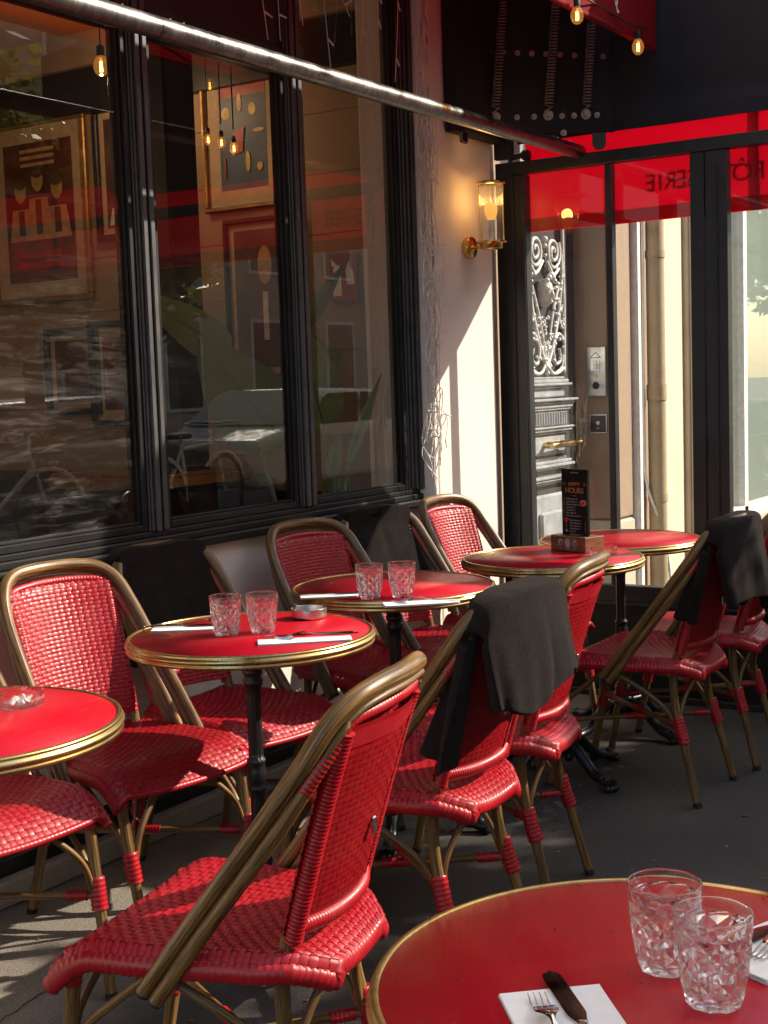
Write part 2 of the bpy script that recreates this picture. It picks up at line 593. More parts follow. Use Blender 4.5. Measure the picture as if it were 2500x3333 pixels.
# ================================================================ GROUND
def slab(name, x0, x1, y0, y1, z0, z1, mat, **kw):
    return MB().box(x0, x1, y0, y1, z0, z1).build(name, mat, kind='structure', **kw)
slab('ground', -150, 250, -200, 150, -.6, -.2, M['road'])
slab('road', -40, 60, -11.0, -3.15, -.2, -.14, M['road'])
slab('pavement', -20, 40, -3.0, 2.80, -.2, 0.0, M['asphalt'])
slab('kerb', -20, 40, -3.15, -3.0, -.2, .004, M['kerb'], label='granite kerb along the road')
slab('pavement', -40, 60, -14.2, -11.0, -.2, -.004, M['kerb'])

# ================================================================ CAFE FRONT (wall plane y = 2.74, street on -y)
cafe = thing('cafe_front', 'black framed café front with three tall windows over a cream dado wall', 'building', (0, 2.7, 0))
OY = -2.7                                                        # cafe's own origin sits at y = 2.7
def cb(*boxes, name, mat, parent=cafe, oy=OY, **kw):
    m = MB()
    for x0, x1, y0, y1, z0, z1, *b in boxes:
        m.box(x0, x1, y0 + oy, y1 + oy, z0, z1, b[0] if b else .003)
    return m.build(name, mat, parent, **kw)
cb((-3, 4.452, 2.73, 2.795, 0, .837, 0), name='dado_wall', mat=M['cream'])
cb((-3, 4.452, 2.68, 2.732, 0, .068, .006), name='plinth', mat=M['plinth'])
cb((-3, 4.452, 2.715, 2.731, .0685, .115, .004), (-3, 4.452, 2.721, 2.731, .118, .15, .003), name='skirting', mat=M['black_paint'])
pier = cb((4.452, 4.96, 2.65, 2.95, .004, 3.6, .006), name='pier', mat=M['cream'])
m = MB()
m.box(4.475, 4.485, 2.649 + OY, 2.6515 + OY, .1, 3.4)
m.build('pier_seam', M['plinth'], cafe)
cb((4.452, 4.96, 2.66, 2.95, 3.6, 15, 0), (-14, 4.452, 2.76, 2.95, 3.05, 15, 0), (-14, -3, 2.73, 2.95, 0, 3.05, 0), name='upper_wall', mat=M['cream'])
cb((-3, 4.452, 2.71, 2.95, 2.93, 3.05), (-3, 4.452, 2.66, 2.71, 2.98, 3.05), name='fascia', mat=M['black_paint'])
# posts between the windows: stacked mouldings
def post(x0, x1, z0=.905, z1=2.93):
    c = (x0 + x1) / 2
    cb((x0, x1, 2.724, 2.782, z0, z1), (x0 + .004, x1 - .004, 2.715, 2.7245, z0, z1, .003), (x0 + .012, c - .005, 2.704, 2.7155, z0, z1, .003),
       (c + .005, x1 - .012, 2.704, 2.7155, z0, z1, .003), name='window_post', mat=M['sunlit_worn_black'])
post(1.12, 1.20); post(2.935, 3.010); post(3.683, 3.762)
cb((4.383, 4.451, 2.724, 2.80, .905, 2.93), (4.393, 4.451, 2.715, 2.7245, .905, 2.93, .003), (4.408, 4.45, 2.706, 2.7155, .905, 2.93, .003),
   (4.425, 4.45, 2.697, 2.7065, .905, 2.93, .003), name='window_post', mat=M['sunlit_worn_black'])
cb((-3, 4.452, 2.692, 2.797, .838, .866, .006), (-3, 4.452, 2.704, 2.796, .866, .888, .004), (-3, 4.452, 2.718, 2.794, .888, .905, .003), name='window_sill', mat=M['black_paint'])
def window(x0, x1, zt, glass, label=None):
    w = .022
    z0 = .9055
    f = MB()
    for a in ((x0, x0 + w, 2.728, 2.775, z0, zt), (x1 - w, x1, 2.728, 2.775, z0, zt), (x0 + w, x1 - w, 2.728, 2.775, z0, z0 + w), (x0 + w, x1 - w, 2.728, 2.775, zt - w, zt)):
        f.box(a[0], a[1], a[2] + OY, a[3] + OY, a[4], a[5], .003)
    fr = f.build('window', M['black_paint'], cafe)
    if label:
        fr['label'] = label
    p = MB()
    y = 2.748 + OY
    p.add([(x0 + w, y, z0 + w), (x1 - w, y, z0 + w), (x1 - w, y, zt - w), (x0 + w, y, zt - w)], [(0, 1, 2, 3)], False)
    p.build('pane', glass, fr)
    b = MB()
    for a in ((x0 + w, x0 + w + .008, z0 + w, zt - w), (x1 - w - .008, x1 - w, z0 + w, zt - w)):
        b.box(a[0], a[1], 2.737 + OY, 2.747 + OY, a[2], a[3], .002)
    b.box(x0 + w + .008, x1 - w - .008, 2.737 + OY, 2.747 + OY, z0 + w, z0 + w + .008, .002)
    b.build('glazing_bead', M['black_paint'], fr)
    return fr
window(-1.2, 1.118, 2.36, M['pane'])
window(1.202, 2.933, 2.36, M['pane_dirty'], 'window with wiped, smeared glass')
window(3.012, 3.681, 2.36, M['pane'])
window(3.764, 4.381, 2.93, M['pane'])
for x0, x1 in ((-1.2, 1.118), (1.202, 2.933), (3.012, 3.681)):
    cb((x0, x1, 2.715, 2.84, 2.36, 2.42, .004), (x0, x1, 2.735, 2.80, 2.42, 2.93), name='transom', mat=M['black_paint'])

# ---------------------------------------------------------------- café room behind the glass
def room(name, x0, x1, y0, y1, z0, z1, mat):
    return MB().box(x0, x1, y0, y1, z0, z1).build(name, mat, kind='structure')
room('interior_floor', -3, 4.75, 2.796, 7.2, -.05, .02, M['plinth'])
room('interior_wall', 4.75, 4.9, 2.951, 7.2, .02, 3.0, M['ochre'])
room('interior_wall', -3, 4.75, 7.2, 7.3, .02, 3.0, M['ochre'])
room('interior_wall', -3.1, -3, 2.95, 7.2, .02, 3.0, M['ochre'])
room('interior_ceiling', -3.1, 4.9, 2.951, 7.3, 3.0, 3.1, M['orange'])
room('interior_wall', 4.735, 4.749, 2.96, 7.2, .02, .82, M['black_paint'])          # dark wainscot
room('interior_wall', 4.725, 4.749, 2.96, 7.2, .822, .86, M['black_paint'])
room('interior_wall', 4.70, 4.749, 3.02, 7.2, 2.62, 2.82, M['black_paint'])         # dark beam under the ceiling
M['print_sepia0'] = plain('joint_brown', (.12, .075, .045), .8)  # brown lines between the wall panels
m = MB()
for z in (1.02, 1.24, 1.46, 1.70, 1.95, 2.2, 2.45):
    m.box(4.7475, 4.75, 2.96, 7.2, z, z + .002)
m.build('panel_joint', M['print_sepia0'], kind='structure')
t = thing('interior_pillar', 'dark brown pillar inside the café behind the middle window', 'pillar', (4.1, 3.69, .02))
MB().box(-.09, .09, -.15, .15, 0, 2.98, .01).build('shaft', M['black_paint'], t)
MB().box(-.13, .13, -.19, .19, .0, .12, .01).build('base', M['black_paint'], t)
t = thing('interior_counter', 'low dark café counter with a brass edged top behind the glass', 'counter', (4.0, 3.75, .02))
MB().box(-.18, .30, -.28, .28, .0, .92, .01).build('body', M['black_paint'], t)
MB().box(-.21, .33, -.31, .31, .92, .965, .008).box(-.2, .32, -.3, .3, .965, .98, .004).build('top', M['gold'], t)

def picture(name, label, y, z, w, h, frame_mat, mount, art, fw_=.03):
    """framed print on the wall x = 4.75, facing -x; art = list of (y0,y1,z0,z1,mat) in 0..1 of the print"""
    t = thing(name, label, 'picture', (4.748, y, z))
    f = MB()
    for a in ((-w / 2, w / 2, h / 2 - fw_, h / 2), (-w / 2, w / 2, -h / 2, -h / 2 + fw_), (-w / 2, -w / 2 + fw_, -h / 2 + fw_, h / 2 - fw_), (w / 2 - fw_, w / 2, -h / 2 + fw_, h / 2 - fw_)):
        f.box(-.03, 0, a[0], a[1], a[2], a[3], .005)
    f.build('frame', frame_mat, t)
    MB().box(-.008, -.001, -w / 2 + fw_, w / 2 - fw_, -h / 2 + fw_, h / 2 - fw_).build('mount', M['mount'], t)
    iw, ih = w - 2 * fw_ - 2 * mount, h - 2 * fw_ - 2 * mount
    mats, b, k = [], MB(), 0
    for i, (shape, mt) in enumerate(art):
        if mt not in mats:
            mats.append(mt)
        b.ki = mats.index(mt)
        x = -.0085 - .0006 * (i + 1)
        pts = [(iw * (.5 - p[0]), ih * (p[1] - .5)) for p in shape]       # p.x runs left to right as seen from the street
        b.add([(x, p[0], p[1]) for p in pts], [tuple(range(len(pts)))], False)
    b.build('print', mats, t)
    return t
M['mount'] = plain('picture_mount', (.40, .29, .19), .8)
M['print_dark'] = plain('print_maroon', (.085, .012, .012), .5, 0, .5, 6)
M['print_sepia'] = plain('print_sepia', (.07, .035, .02), .5, 0, .5, 6)
M['print_blue'] = plain('print_blue', (.035, .06, .10), .5, 0, .4, 6)
M['print_tan'] = plain('print_tan', (.42, .25, .11), .5, 0, .3, 20)
M['print_pale'] = plain('print_pale', (.55, .48, .42), .5, 0, .3, 20)
M['print_red'] = plain('print_red', (.30, .02, .02), .5, 0, .3, 20)
M['print_yel'] = plain('print_yellow', (.48, .32, .08), .5, 0, .3, 20)
def rc(x0, y0, x1, y1): return [(x0, y0), (x1, y0), (x1, y1), (x0, y1)]
def el(cx, cy, rx, ry, n=18): return [(cx + rx * cos(2 * pi * i / n), cy + ry * sin(2 * pi * i / n)) for i in range(n)]
D_, T_, P_, R_, B_, Y_, SP = (M['print_' + k] for k in ('dark', 'tan', 'pale', 'red', 'blue', 'yel', 'sepia'))
a1 = [(rc(0, 0, 1, 1), D_), (rc(0, 0, 1, .3), SP)]
a1 += [(rc(.25, .93 - .05 * i, .75, .955 - .05 * i), T_) for i in range(3)]
for cx, cy in ((.24, .66), (.5, .73), (.78, .66)):
    a1 += [([(cx - .19, .30), (cx + .19, .30), (cx + .13, cy - .13), (cx - .13, cy - .13)], T_), ([(cx - .05, .34), (cx + .05, .34), (cx + .04, cy - .14), (cx - .04, cy - .14)], SP),
           (el(cx, cy, .085, .085), T_), (el(cx, cy + .055, .09, .045), SP)]
a1 += [(rc(.2, .17, .8, .22), R_), (rc(.17, .10, .83, .15), R_)]
picture('framed_poster', 'gilt framed maroon poster with three tan figures behind the left window', 5.02, 2.20, .68, .88, M['dull_gilt'], .075, a1)
a2 = [(rc(0, 0, 1, 1), SP), ([(.2, .2), (.85, .2), (.75, .62), (.32, .62)], D_), ([(.45, .25), (.58, .25), (.55, .6), (.47, .6)], P_), (el(.5, .74, .13, .12), T_), (el(.5, .82, .14, .06), D_),
      (rc(.36, .33, .7, .42), P_), ([(.05, .02), (.95, .05), (.9, .2), (.12, .18)], P_), (el(.5, .11, .16, .05), SP)]
picture('framed_poster', 'black framed sepia print of a seated man beside the gilt poster', 4.42, 2.33, .42, .62, M['black_paint'], .03, a2)
a3 = [(rc(0, 0, 1, 1), B_), (rc(0, .90, 1, 1), R_)]
a3 += [(el(x, y, rx, ry), Y_) for x, y, rx, ry in ((.15, .75, .09, .06), (.72, .76, .08, .06), (.45, .84, .05, .09), (.84, .55, .12, .02), (.3, .42, .06, .09), (.6, .26, .05, .1), (.85, .2, .06, .04))]
a3 += [([(.3, .55), (.55, .6), (.5, .36), (.36, .34)], R_), (rc(.1, .12, .13, .32), R_)]
picture('framed_poster', 'gilt framed blue poster with yellow shapes behind the middle window', 3.745, 2.40, .44, .62, M['dull_gilt'], .07, a3, .02)
a4 = [(rc(0, 0, 1, 1), SP), ([(.2, 0), (.8, 0), (.66, .62), (.36, .62)], D_), (el(.52, .74, .12, .14), T_), (rc(.47, .2, .56, .55), P_)]
picture('framed_poster', 'dark print in a pale frame low behind the middle window', 3.66, 1.70, .42, .70, M['black_paint'], .03, a4, .02)
picture('framed_poster', 'small dark framed print low on the café wall at left', 4.85, 1.42, .36, .42, M['black_paint'], .03, [(rc(0, 0, 1, 1), SP), (el(.5, .5, .25, .3), D_)])
picture('framed_poster', 'plain dark framed print behind the smeared glass', 4.42, 1.40, .62, .5, M['black_paint'], .05, [(rc(0, 0, 1, 1), D_), (rc(.1, .1, .9, .5), SP)])
# fire extinguisher sign
t = thing('fire_extinguisher_sign', 'small red fire extinguisher sign on the café wall behind right window', 'sign', (4.744, 3.24, 1.76))
MB().box(-.004, 0, -.07, .07, -.10, .10).build('plate', M['print_red'], t)
m = MB()
x = -.0052
m.add([(x, p[0], p[1]) for p in rc(.012, -.075, .055, .02)], [(0, 1, 2, 3)], False)
m.add([(x, .033 + p[0], .035 + p[1]) for p in el(0, 0, .02, .018)], [tuple(range(18))], False)
m.add([(x, p[0], p[1]) for p in ((.03, .05), (.06, .05), (.062, .085), (.05, .07))], [(0, 1, 2, 3)], False)
m.add([(x, p[0], p[1]) for p in ((-.055, -.03), (-.015, -.03), (-.01, .03), (-.03, .075), (-.035, .04), (-.05, .02))], [tuple(range(6))], False)
m.build('pictogram', M['white'], t)

def filament_bulb(parent, loc, s=1.0, cap=True):
    b = MB()
    b.lathe([(.0001, -.062 * s), (.012 * s, -.060 * s), (.024 * s, -.048 * s), (.030 * s, -.030 * s), (.029 * s, -.012 * s), (.020 * s, .006 * s), (.0135 * s, .016 * s)], 20, loc)
    o = b.build('bulb', M['amber'], parent)
    f = MB()
    for k in range(4):
        a = k * pi / 2 + .4
        f.tube([(loc[0] + .006 * s * cos(a), loc[1] + .006 * s * sin(a), loc[2] - .045 * s), (loc[0] + .004 * s * cos(a), loc[1] + .004 * s * sin(a), loc[2] - .006 * s)], .0013 * s, 5)
    f.build('filament', M['filament'], o)
    c = MB()
    c.lathe([(.0145 * s, .012 * s), (.0155 * s, .02 * s), (.0155 * s, .05 * s), (.004, .058 * s)], 14, loc)
    c.build('lamp_holder', M['rubber'], o)
    return o
def hanging_bulb(label, x, y, z, power, ztop, size=1.1):
    t = thing('hanging_bulb', label, 'light bulb', (x, y, z), 0, 'filament bulbs hanging in the café')
    filament_bulb(t, (0, 0, 0), size)
    MB().tube([(0, 0, .06), (0, 0, ztop - z)], .003, 6).build('cord', M['rubber'], t)
    l = bpy.data.lights.new('bulb_light', 'POINT')
    l.energy = power
    l.color = (1, .66, .38)
    l.shadow_soft_size = .03
    link('bulb_light', l, t, (0, 0, -.10))
hanging_bulb('lit filament bulb near the café ceiling above the sepia print', 4.30, 4.14, 2.71, 3.5, 3.0)
hanging_bulb('lit filament bulb hanging deep in the café at left', 2.2, 5.6, 2.7, 6, 3.0)
for y_, z_, w_ in ((3.70, 2.36, 'left'), (3.63, 2.34, 'middle'), (3.565, 2.31, 'right')):
    hanging_bulb('small lit filament bulb, %s of three before the blue poster' % w_, 4.45, y_, z_, .12, 3.0, .6)

# plant with big paddle leaves behind the right window
t = thing('strelitzia_plant', 'tall potted plant with big paddle leaves behind the right window', 'plant', (4.10, 2.955, .02))
MB().lathe([(.0, .0), (.11, .0), (.13, .3), (.14, .62), (.145, .64), (.13, .64), (.125, .60), (0, .59)], 28).build('pot', M['black_paint'], t)
def paddle(root_, base, tip, W, face, droop=.03, tipw=.35, fold=.2):
    """leaf blade from base to tip on a stalk that starts at root_; face = direction the blade looks"""
    r0, b_, e = Vector(root_), Vector(base), Vector(tip)
    if (b_ - r0).length > .02:
        MB().tube(spline([r0, (r0 + b_) / 2 + Vector((0, 0, .02)), b_], 8), lambda q_: .011 - .005 * q_, 7).build('stalk', M['leaf'], t)
    d = e - b_
    L, d = d.length, d.normalized()
    side_ = d.cross(Vector(face)).normalized()
    nrm_ = side_.cross(d)
    if nrm_.dot(Vector(face)) < 0:
        nrm_ = -nrm_
    def ww(v): return W * (sin(pi * min(1, v ** .8 * .97 + .03)) ** .7) * (1 - tipw * v)
    def fn(u_, v):
        x = (u_ - .5) * 2
        w_ = ww(v)
        rip = .004 * sin(v * 70 + abs(x) * 7) * abs(x)
        return b_ + d * (L * v) + side_ * (w_ * x) + nrm_ * (fold * w_ * abs(x) + rip - droop * v * v)
    lf = MB().grid(fn, 12, 30).build('leaf', M['leaf'], t)
    MB().tube([b_ + d * (L * i / 12) + nrm_ * (.003 - droop * (i / 12) ** 2) for i in range(13)], lambda q_: .0045 * (1 - q_) + .001, 5).build('midrib', M['leaf'], lf)
FC = (-.78, -.6, .15)
paddle((.05, .02, .6), (.13, .05, 1.13), (-.05, .02, 1.53), .115, FC)
paddle((-.02, .05, .6), (.0, .14, 1.08), (-.50, .10, 1.44), .17, (-.7, -.6, -.3), .06, .2)
paddle((.0, .12, .6), (-.18, .25, 1.42), (-.56, .28, 1.62), .09, FC, .10)
paddle((.02, .10, .6), (.12, .14, 1.50), (.44, .14, 1.78), .040, (-.5, -.7, .5), .0, .5)
paddle((.03, .12, .6), (.16, .16, 1.42), (.47, .18, 1.50), .13, (-.4, -.6, .6), .10)
paddle((.02, -.05, .6), (.02, -.125, 1.00), (.245, -.140, 1.33), .027, (-.6, -.7, .3), -.01, .5)
paddle((-.05, -.06, .6), (-.08, -.12, .96), (-.03, -.13, 1.12), .032, FC, .0)
m = MB()
for k in range(12):
    a = rnd.random() * 6.28
    x, y = .05 * cos(a) - .02, .03 * sin(a) - .10
    m.tube([(x, y, .58), (x * 1.15, y * 1.1, .90 + .14 * rnd.random())], lambda q: .009 * (1 - q) + .003, 6)
m.build('stem', M['leaf'], t)

# ================================================================ GLASS SCREEN at the end of the terrace (plane x = 5.08)
scr = thing('glass_screen', 'black framed glass terrace screen with kick panel beside the cream pier', 'glass screen', (5.08, 2.6, 0))
def sb(*boxes, name, mat=M['frame_metal'], **kw):
    m = MB()
    for y0, y1, z0, z1, *r in boxes:
        x0, x1 = r if r else (-.025, .025)
        m.box(x0, x1, y0 - 2.6, y1 - 2.6, z0, z1, .003)
    return m.build(name, mat, scr, **kw)
sb((2.60, 2.68, .005, 2.20), name='wall_post')
sb((2.545, 2.598, .47, 2.145), (2.546, 2.56, .48, 2.14, -.035, -.026), name='stile')
sb((-.60, 2.60, 2.148, 2.198), name='top_rail')
sb((2.168, 2.196, .47, 2.146, -.022, .022), name='glazing_bar')
sb((1.79, 1.845, .47, 2.146), name='stile'); sb((1.70, 1.786, .47, 2.146), (1.735, 1.742, .5, 2.1, -.034, -.026), name='stile')
sb((.75, .80, .47, 2.146), name='stile'); sb((-.60, -.54, .47, 2.146), name='stile')
sb((-.60, 2.598, .40, .468), (-.60, 2.598, .385, .40, -.032, .032), name='bottom_rail')
sb((-.60, 2.598, .03, .384, -.012, .012), name='kick_panel', mat=M['black_paint'])
sb((-.60, 2.598, .004, .029, -.022, .022), name='floor_rail')
for y0, y1 in ((2.197, 2.544), (1.846, 2.167), (.801, 1.699), (-.539, .749)):
    MB().add([(0, y0 - 2.6, .47), (0, y1 - 2.6, .47), (0, y1 - 2.6, 2.146), (0, y0 - 2.6, 2.146)], [(0, 1, 2, 3)], False).build('pane', M['pane_clear'], scr)
m = MB().tube([(-.02, .015, 2.215), (-.02, -.06, 2.225)], .012, 8).box(-.04, 0, -.08, -.045, 2.20, 2.24, .008)
m.build('latch', M['frame_metal'], scr)

# ================================================================ AWNING parts
aw = thing('terrace_awning', 'dark awning with a red translucent side flap printed RÔTISSERIE in reverse', 'awning', (5.14, 1.6, 2.28))
def ab(*boxes, name, mat):
    m = MB()
    for x0, x1, y0, y1, z0, z1 in boxes:
        m.box(x0 - 5.14, x1 - 5.14, y0 - 1.6, y1 - 1.6, z0 - 2.28, z1 - 2.28, .004)
    return m.build(name, mat, aw)
def side(u, v):                                                   # black cloth side, slightly uneven
    y = 2.62 - 2.5 * u
    zb = 2.283 + .5 * ss(.65, .15, y)                               # lower edge climbs; unseen street end shaped to shade the wall chairs
    z = zb + v * (2.283 + 1.05 - .27 * u - zb)
    return (.004 * sin(y * 9 + z * 4) + .012 * math.exp(-((z - 2.40) / .02) ** 2), y - 1.6, z - 2.28)
MB().grid(side, 50, 24).build('side_cloth', M['black_cloth'], aw)
MB().grid(lambda u, v: (side(u, v)[0] + .006, *side(u, v)[1:]), 50, 10).build('side_lining', M['black_cloth'], aw)
def flap(u, v):
    y = 2.60 - 3.2 * u
    z = 1.925 + .45 * v
    return (.03 + .012 * sin(y * 3.1 + .6) + .005 * sin(y * 11 + z * 5) * (1 - v), y - 1.6, z - 2.28)
fl = MB().grid(flap, 64, 8).build('side_flap', M['awning'], aw)
MB().grid(lambda u, v: (flap(u, .0)[0] + .004 - .008 * (v > .5), 2.6 - 3.2 * u - 1.6, 1.922 + .055 * v - 2.28), 64, 1).build('hem', M['awning'], fl)
m = MB()
for y in (1.60, .1):
    m.box(.034, .05, y - 1.6, y - 1.6 + .028, 1.925 - 2.28, 2.37 - 2.28)
m.build('seam', M['awning'], fl)
for ch, y in zip('RÔTISSERIE', (1.609, 1.672, 1.722, 1.76, 1.805, 1.874, 1.915, 1.962, 2.005, 2.046)):
    me = text_mesh(ch, .098, M['ink'], .0008)
    u = (2.60 - y) / 3.2
    # printed on the street side, so it runs mirrored when seen from the terrace
    link('lettering', me, fl, (flap(u, .3)[0] + .007, y - 1.6, 2.072 - 2.28), (pi / 2, 0, pi / 2), label='dark letter ' + ch + ' printed on the red flap')

# black box of the folded awning next to the pier, with its springs and bolts
pl = thing('awning_arm_plate', 'black awning arm plate with rows of bolts and long coil springs', 'bracket', (5.0, 2.4, 2.3))
u = Vector((.56, -.83, 0)).normalized()                             # plate runs from the pier out over the screen
nrm = Vector((-u.y, u.x, 0)) * -1                                   # faces the terrace
if nrm.x > 0: nrm = -nrm
def pp(a, z, d=0.0):
    p = u * a + nrm * d
    return Vector((p.x, p.y, z))
def pbox(mb, a0, a1, z0, z1, d0, d1):
    old = mb.M
    mb.M = Matrix(((u.x, nrm.x, 0, 0), (u.y, nrm.y, 0, 0), (0, 0, 1, 0), (0, 0, 0, 1)))
    mb.box(a0, a1, d0, d1, z0, z1, .004)
    mb.M = old
m = MB()
pbox(m, -.27, .26, -.02, .95, -.012, 0)
m.build('plate', M['black_cloth'], pl)
m = MB()
pbox(m, -.02, .03, -.075, -.02, -.012, -.004)
m.build('bracket_tab', M['frame_metal'], pl)
m = MB()
pts = [(.17, 0), (.225, 0), (.225, -.06)] + [(.1975 + .0275 * cos(a), -.06 + .0275 * sin(a)) for a in [-k * pi / 8 for k in range(9)]] + [(.17, -.06)]
m.M = Matrix(((u.x, nrm.x, 0, 0), (u.y, nrm.y, 0, 0), (0, 0, 1, 0), (0, 0, 0, 1)))
m.prism(pts, 'y', -.011, -.004)
m.build('hook_tab', M['frame_metal'], pl)
M['bolt'] = plain('dull_bolt', (.30, .27, .25), .45, .8, .3, 60)
def bolt(a, z, r):
    b = MB()
    c = pp(a, z)
    b.tube([c + nrm * .0005, c + nrm * .004], r, 14)
    b.tube([c + nrm * .004, c + nrm * .011], r * .55, 6)
    b.tube([c + nrm * .011, c + nrm * .017], r * .25, 6)
    b.build('bolt', M['bolt'], pl)
for i in range(9):
    bolt(-.235 + .0565 * i, .305 - .004 * i, .011)
for a in (-.13, -.062, .05, .098, .19):
    bolt(a, .048, .0115)
for a in (-.215, -.005, .145):
    bolt(a, .052, .02)
bolt(.055, -.018, .013)
for a0, a1 in ((-.215, -.165), (-.005, .045), (.145, .19)):
    sp = MB()
    A, B = pp(a0, .085, .022), pp(a1, .62, .022)
    ax = (B - A).normalized()
    e1 = ax.cross(nrm).normalized(); e2 = ax.cross(e1)
    n = 44
    hel = [pp(a0, .05, .014), pp(a0 - .016, .065, .016)] + [A + (B - A) * (k / (n * 12)) + (e1 * cos(k * 2 * pi / 12) + e2 * sin(k * 2 * pi / 12)) * .0165 for k in range(n * 12)]
    sp.tube(hel, .0034, 5)
    sp.build('spring', M['spring'], pl)
m = MB()
m.box(4.585 - 5, 4.975 - 5, 2.585 - 2.4, 2.645 - 2.4, 2.262 - 2.3, 3.35 - 2.3, .006)
m.box(4.97 - 5, 5.0 - 5, 2.56 - 2.4, 2.64 - 2.4, 2.20 - 2.3, 2.3 - 2.3, .004)
m.build('wall_casing', M['black_cloth'], pl)
MB().box(4.588 - 5, 4.64 - 5, 2.57 - 2.4, 2.584 - 2.4, 2.215 - 2.3, 2.262 - 2.3, .006).build('bracket_foot', M['dark_steel'], pl)

bar = MB()
bar.tube([(-1.5, 0, 0), (5.06, 0, 0)], .0275, 28)
bo = bar.build('awning_front_bar', M['steel_tube'])
bo.location = (0, 2.30, 2.205)
tag(bo, 'long polished steel awning bar running in front of the windows', 'metal bar')
def cpart(x):
    c = MB().tube([(x - .0015, 0, 0), (x + .0015, 0, 0)], .0283, 28)
    c.build('joint_ring', M['dark_steel'], bo)
cpart(2.585); cpart(1.2)
for x in (2.42, 2.47, 2.64, 2.69, 4.86, 4.97):
    MB().tube([(x, 0, .026), (x, 0, .031)], .004, 8).build('rivet', M['steel'], bo)

val = thing('awning_valance', 'rolled red awning valance with white handwritten lettering at its end', 'awning', (5.0, 1.98, 2.56))
def vf(a, v):
    x = -6.5 + 6.54 * a
    return (x + .03 * (1 - v) * (a > .98), .006 * sin(x * 7) * (1 - v) - .02 * v, -.008 + .42 * v)
vo = MB().grid(vf, 90, 8).build('cloth', M['awning'], val)
MB().tube([(-6.5, .004, -.004), (.055, .004, -.004)], .011, 8).build('hem', M['awning'], vo)
MB().grid(lambda a, v: (-6.5 + 6.54 * a, .03 + .62 * v, .40 + .05 * v), 10, 2).build('top_cloth', M['black_cloth'], val)
m = MB()
def stroke(pts, w=.0045):
    P = spline(pts, 6)
    vs = []
    for i, p in enumerate(P):
        d = (P[min(i + 1, len(P) - 1)] - P[max(i - 1, 0)]).normalized()
        s2 = Vector((-d.y, d.x, 0)) * w * (.5 + .7 * abs(sin(i * .35)))
        vs += [(p.x + s2.x, -.0085, p.y + s2.y), (p.x - s2.x, -.0085, p.y - s2.y)]
    m.add(vs, [(2 * i, 2 * i + 1, 2 * i + 3, 2 * i + 2) for i in range(len(P) - 1)], False)
stroke([(-.36, .20), (-.345, .12), (-.325, .075), (-.30, .14), (-.27, .22)])
stroke([(-.325, .075), (-.31, .055), (-.30, .06)])
stroke([(-.26, .20), (-.265, .13), (-.25, .10), (-.22, .15), (-.21, .24)])
stroke([(-.20, .24), (-.16, .30), (-.12, .26), (-.17, .20), (-.19, .14), (-.15, .13), (-.09, .2)])
stroke([(-.52, .30), (-.47, .18), (-.44, .10), (-.41, .2), (-.40, .3)])
m.build('script', M['script'], val)

t = thing('bulb_string', 'black cord with two lit amber filament bulbs under the red valance', 'string lights', (4.5, 1.98, 2.56))
for x, z in ((-.21, -.025), (.32, -.03)):
    filament_bulb(t, (x, -.03, z), .74)
MB().tube(spline([(-1.6, .03, .05), (-.7, .01, .06), (-.21, -.03, .03), (.05, .0, .045), (.32, -.03, .025), (.6, .03, .1)], 10), .0035, 6).build('cord', M['rubber'], t)

# ================================================================ wall lamp on the pier
t = thing('wall_lamp', 'lit brass wall lamp with ribbed glass cylinder on the cream pier', 'wall lamp', (4.745, 2.649, 1.835))
m = MB()
m.M = Matrix.Rotation(pi / 2, 4, 'X')
m.lathe([(.0, .0), (.040, .0), (.0425, .003), (.0425, .022), (.040, .026), (.0, .026)], 32)
m.build('back_plate', M['gold'], t)
MB().tube([(0, -.024, 0), (-.01, -.10, 0)], .0075, 12).build('arm', M['gold'], t)
lx, ly = -.012, -.118
MB().lathe([(0, -.014), (.041, -.014), (.043, -.011), (.043, .008), (.056, .008), (.0575, .010), (.0575, .015), (.056, .017), (.0, .017)], 40, (lx, ly, 0)).build('base_cup', M['gold'], t)
MB().lathe([(.0475, .232), (.0575, .232), (.059, .235), (.059, .240), (.0575, .243), (.0475, .243), (.0475, .232)], 40, (lx, ly, 0)).build('top_ring', M['gold'], t)
m = MB()
for k in range(3):
    a = .5 + k * 2 * pi / 3
    m.tube([(lx + .053 * cos(a), ly + .053 * sin(a), .016), (lx + .053 * cos(a), ly + .053 * sin(a), .233)], .0024, 6)
m.build('stay_rod', M['gold'], t)
q = NT('ribbed_glass')
gf = q.fres(1.6)
q2 = q.n('MixShader', Fac=gf, _1=q.n('BsdfTransparent', Color=(.96, .94, .90)).outputs[0], _2=q.n('BsdfGlossy', Roughness=.06).outputs[0]).outputs[0]
M['ribbed'] = q.out(q.n('MixShader', Fac=.07, _1=q2, _2=q.n('BsdfTranslucent', Color=(.9, .85, .75)).outputs[0]).outputs[0])
MB().lathe([(.049, .017), (.049, .233)], 240, (lx, ly, 0), rmod=lambda a, z: 1 + .02 * sin(a * 40)).build('glass_cylinder', M['ribbed'], t)
b = MB()
b.lathe([(.0001, .165), (.016, .163), (.0235, .152), (.026, .138), (.024, .122), (.0175, .106), (.0125, .097)], 24, (lx, ly, 0))
bl = b.build('bulb', M['bulb_lit'], t)
MB().lathe([(.0125, .017), (.0125, .06), (.0135, .06), (.0135, .097)], 16, (lx, ly, 0)).build('socket', M['white'], bl)
l = bpy.data.lights.new('wall_lamp_light', 'POINT')
l.energy = .42
l.color = (1, .55, .18)
l.shadow_soft_size = .025
link('wall_lamp_light', l, t, (lx, ly, .178))

